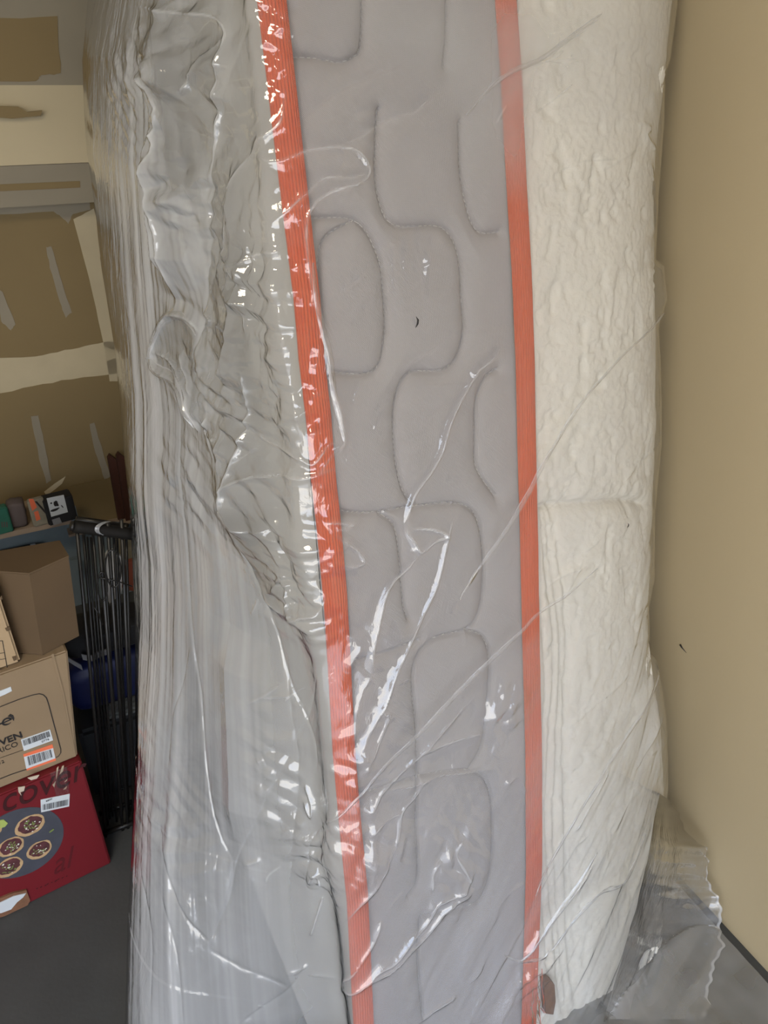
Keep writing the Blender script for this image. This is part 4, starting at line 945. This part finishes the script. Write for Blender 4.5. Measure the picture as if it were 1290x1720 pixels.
# white framed panel under the shelf
GP = GW - .03
a1, z1 = onplane(60, 916, GP)
pn = empty('framed_panel', room(a1 - .2, GP, 0)); tag(pn, 'pale grey framed panel standing below the shelf behind the cartons', 'panel')
boxmesh('panel_face', room(a1 - .5, GP, 0), .485 * EH, .012 * EG, (0, 0, z1 - .006), M['paper'], pn)
boxmesh('frame_side', room(a1 - .015, GP - .004, 0), .015 * EH, .018 * EG, (0, 0, z1), M['label'], pn)
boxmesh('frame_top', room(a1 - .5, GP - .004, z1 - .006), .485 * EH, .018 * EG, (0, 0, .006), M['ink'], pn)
adopt(pn)

# ------------------------------------------------------------------ black rack of rods beside the bag
GR = (floorpt(222, 1388) - room(0, 0, 0)) @ EG
print('GR', GR)
def rk(x, y, g=GR): a_, z_ = onplane(x, y, g); return room(a_, g, z_)
pA, pB = rk(124, 884), rk(222, 897)
base = rk(190, 1390); rz = base[2]
rack = empty('rod_rack', (pA + pB) / 2 * np.array([1, 1, 0])); tag(rack, 'black metal rack of thin upright rods under a padded top bar, beside the bag', 'rack')
tube('top_bar', [pA + (pB - pA) * k / 8 for k in range(9)], .0115, M['black_soft'], rack, 16)
tube('end_cap', [pA - (pB - pA) / np.linalg.norm(pB - pA) * .006, pA], .009, M['black'], rack, 14)
for k, (xt, xb, g_, rr) in enumerate([(130,172,0,.0035), (140,180,.03,.003), (146,186,.045,.0022), (152,192,.05,.0022), (157,197,.03,.0026), (168,204,0,.0038), (174,208,.045,.002), (184,214,0,.0036), (194,219,.03,.003), (200,222,.045,.0022), (208,226,0,.0036), (216,230,.03,.003)]):
    a_, z_ = onplane(xt, 893, GR); ab, _ = onplane(xb, 1386, GR)
    p, q = room(a_, GR + g_, pA[2] - .008 - g_ * 1.0), room(ab, GR + g_, 0.0)
    tube('rod', [p, p * .5 + q * .5, q], rr, M['black'], rack, 8)
# lower rail, wire loops and cross wires
a0, _ = onplane(176, 1380, GR); tube('lower_rail', [room(a0 - .01, GR, .012), room(a0 + .085, GR, .012)], .006, M['black'], rack, 8)
tube('rear_rail', [room(a0 - .01, GR + .06, .012), room(a0 + .085, GR + .06, .012)], .006, M['black'], rack, 8)
tube('rear_bar', [p + EG * .055 - np.array([0, 0, .012]) for p in (pA + (pB - pA) * .08, pB)], .006, M['black'], rack, 8)
for (cx, cy, rx, ry) in [(190,955,13,31), (172,985,8,24)]:
    tube('wire_loop', [rk(cx + rx * math.cos(t) , cy + ry * math.sin(t) + rx * .3 * math.cos(t), GR - .01) for t in np.linspace(0, 2 * math.pi, 29)], .0016, M['black'], rack, 6, caps=False)
tube('cross_wire', [rk(166, 970, GR - .008), rk(196, 976, GR - .008), rk(222, 985, GR - .008)], .0014, M['black'], rack, 6)
tube('cross_wire', [rk(158, 1020, GR - .008), rk(166, 1030, GR - .008), rk(172, 1050, GR - .008)], .0014, M['black'], rack, 6)
adopt(rack)
# clear strap looped over the bar
c = rk(172, 886); T_ = np.linspace(-2.5, 2.0, 30); axd = (pB - pA) / np.linalg.norm(pB - pA)
ringp = [c - axd * .012 * math.cos(t) + (np.array([0, 0, 1]) * math.sin(t) - EG * math.cos(t)) * .0150 + axd * (.014 * (1 - math.cos(t))) for t in np.linspace(-math.pi * .75, math.pi * .75, 34)]
G = np.stack([np.stack([p + axd * o_ for o_ in (-.004, -.002, 0, .002, .004)]) for p in ringp]); G[:, 2] -= EG * .001
tag(gridmesh('plastic_strap', G, film_mat('plastic strap', .35, bump=.0, rough=.08), None, haze=np.zeros(G.shape[:2])), 'clear plastic strap looped round the black padded bar', 'strap')

# clutter behind and below the rack
def blob(name, cen, r3, m, label, cat, seed=1, flat=.5, noise_=.12, yaw=PH, parent=None):
    bm = bmesh.new(); bmesh.ops.create_icosphere(bm, subdivisions=4, radius=1)
    ex = np.array([math.cos(yaw), math.sin(yaw), 0]); ey = np.array([-math.sin(yaw), math.cos(yaw), 0])
    for v in bm.verts:
        p = np.array(v.co); q = np.sign(p) * np.abs(p) ** flat; n_ = 1 + noise_ * (2 * float(fbm(np.array(p[0] * 2 + 5), np.array(p[1] * 2 + p[2] * 3 + 9), seed, 3)) - 1)
        w3 = np.array(cen) + ex * q[0] * r3[0] * n_ + ey * q[1] * r3[1] * n_ + np.array([0, 0, q[2] * r3[2] * n_]); w3[2] = max(w3[2], .002); v.co = Vector(tuple(w3))
    me = bpy.data.meshes.new(name); bm.to_mesh(me); bm.free(); me.shade_smooth(); o = link(name, me, m, parent)
    if label: tag(o, label, cat)
    return o
# dark bin added to fill the dark area behind the rods, bags on it
GB = GR + .11
a_, z_ = onplane(150, 1300, GB); zb_ = onplane(190, 1215, GB)[1]
bn = boxmesh('dark_fill_bin', room(a_, GB, 0.001), .17 * EH, .16 * EG, (0, 0, zb_), M['dark_bin'], bev=.010); tag(bn, 'charcoal bin added to fill the dark area behind the black rack', 'bin')
ac, _ = onplane(186, 1215, GB)
cpt = boxmesh('carpet_offcut', room(ac, GB + .002, zb_ + .003), .10 * EH, .05 * EG, (0, 0, .018), M['carpet'], bev=.006); tag(cpt, 'pale speckled carpet offcut on the front of the charcoal bin', 'carpet')
G2 = GB + .10; a2, z2 = onplane(165, 1085, G2); hb_ = max(z2 - zb_ - .006, .05)
bb = empty('duffel_bag', room(a2, G2, zb_ + .003)); tag(bb, 'dark blue nylon bag with grey strap, behind the black rack', 'bag')
blob('bag_body', room(a2 + .01, G2, zb_ + .004 + hb_ / 2), (.10, .06, hb_ / 2 * .94), M['blue'], None, None, 5, .45, .05, parent=bb)
print('clutter', GB, zb_, z2, hb_)
def strip(name, pts, g, wd, m, parent):
    P = [rk(x, y, g) for x, y in pts]; n = len(P); vs = []
    for p in P: vs += [p + np.array([0, 0, wd / 2]), p - np.array([0, 0, wd / 2]), p + np.array([0, 0, wd / 2]) + EG * .003, p - np.array([0, 0, wd / 2]) + EG * .003]
    fs = []
    for i in range(n - 1):
        o_ = i * 4; fs += [(o_, o_ + 1, o_ + 5, o_ + 4), (o_ + 2, o_ + 6, o_ + 7, o_ + 3), (o_, o_ + 4, o_ + 6, o_ + 2), (o_ + 1, o_ + 3, o_ + 7, o_ + 5)]
    fs += [(0, 2, 3, 1), (4 * n - 4, 4 * n - 3, 4 * n - 1, 4 * n - 2)]
    return mesh(name, vs, fs, m, parent)
strip('strap', [(98,1096),(110,1105),(124,1114),(138,1122)], G2 - .075, .014, M['grey_strap'], bb)
strip('strap', [(138,1104),(152,1107),(166,1100),(180,1095)], G2 - .077, .015, M['grey_strap'], bb)
adopt(bb)
a3, z3 = onplane(150, 1045, G2)
blob('black_backpack', room(a3 + .03, G2, zb_ + hb_ + .006 + .042), (.10, .06, .036), M['black_bag'], 'soft black bag heaped on the dark blue bag', 'bag', 9, .55, .1)
# white oval thing, printed carton and red brown cloth behind the rods
GX = 1.22
zc = z2 + .075
def slab(name, pts, g, th, m, label, cat):
    P = [onplane(x, y, g) for x, y in pts]; n = len(P); vs = [room(p[0], g, p[1]) for p in P] + [room(p[0], g + th, p[1]) for p in P]
    return tag(mesh(name, vs, [tuple(range(n)), tuple(range(2 * n - 1, n - 1, -1))] + [(i, (i + 1) % n, n + (i + 1) % n, n + i) for i in range(n)], m), label, cat)
slab('white_tray', [(176,938),(183,926),(194,926),(206,938),(214,946),(210,975),(202,1000),(184,1014),(176,1000),(170,965)], G2 + .10, .014, M['white_p'], 'white plastic tray standing on edge behind the black rods', 'tray')
slab('printed_carton', [(196,902),(236,902),(236,948),(214,946),(200,932)], 1.28, .05, M['paper'], 'tan printed carton behind the top of the rods, below the shelf', 'box')
slab('red_cloth', [(214,944),(236,938),(238,995),(206,990),(210,965)], G2 + .085, .012, M['redbrown'], 'red brown cloth showing between the last rods and the bag', 'cloth')
slab('small_card', [(118,942),(134,938),(138,958),(122,962)], 1.38, .02, M['stem'], 'small grey card box between brown carton and the rods', 'box')

# apply text transforms that were set in world space
for o in bpy.data.objects:
    if o.type == 'FONT' and o.parent: pass
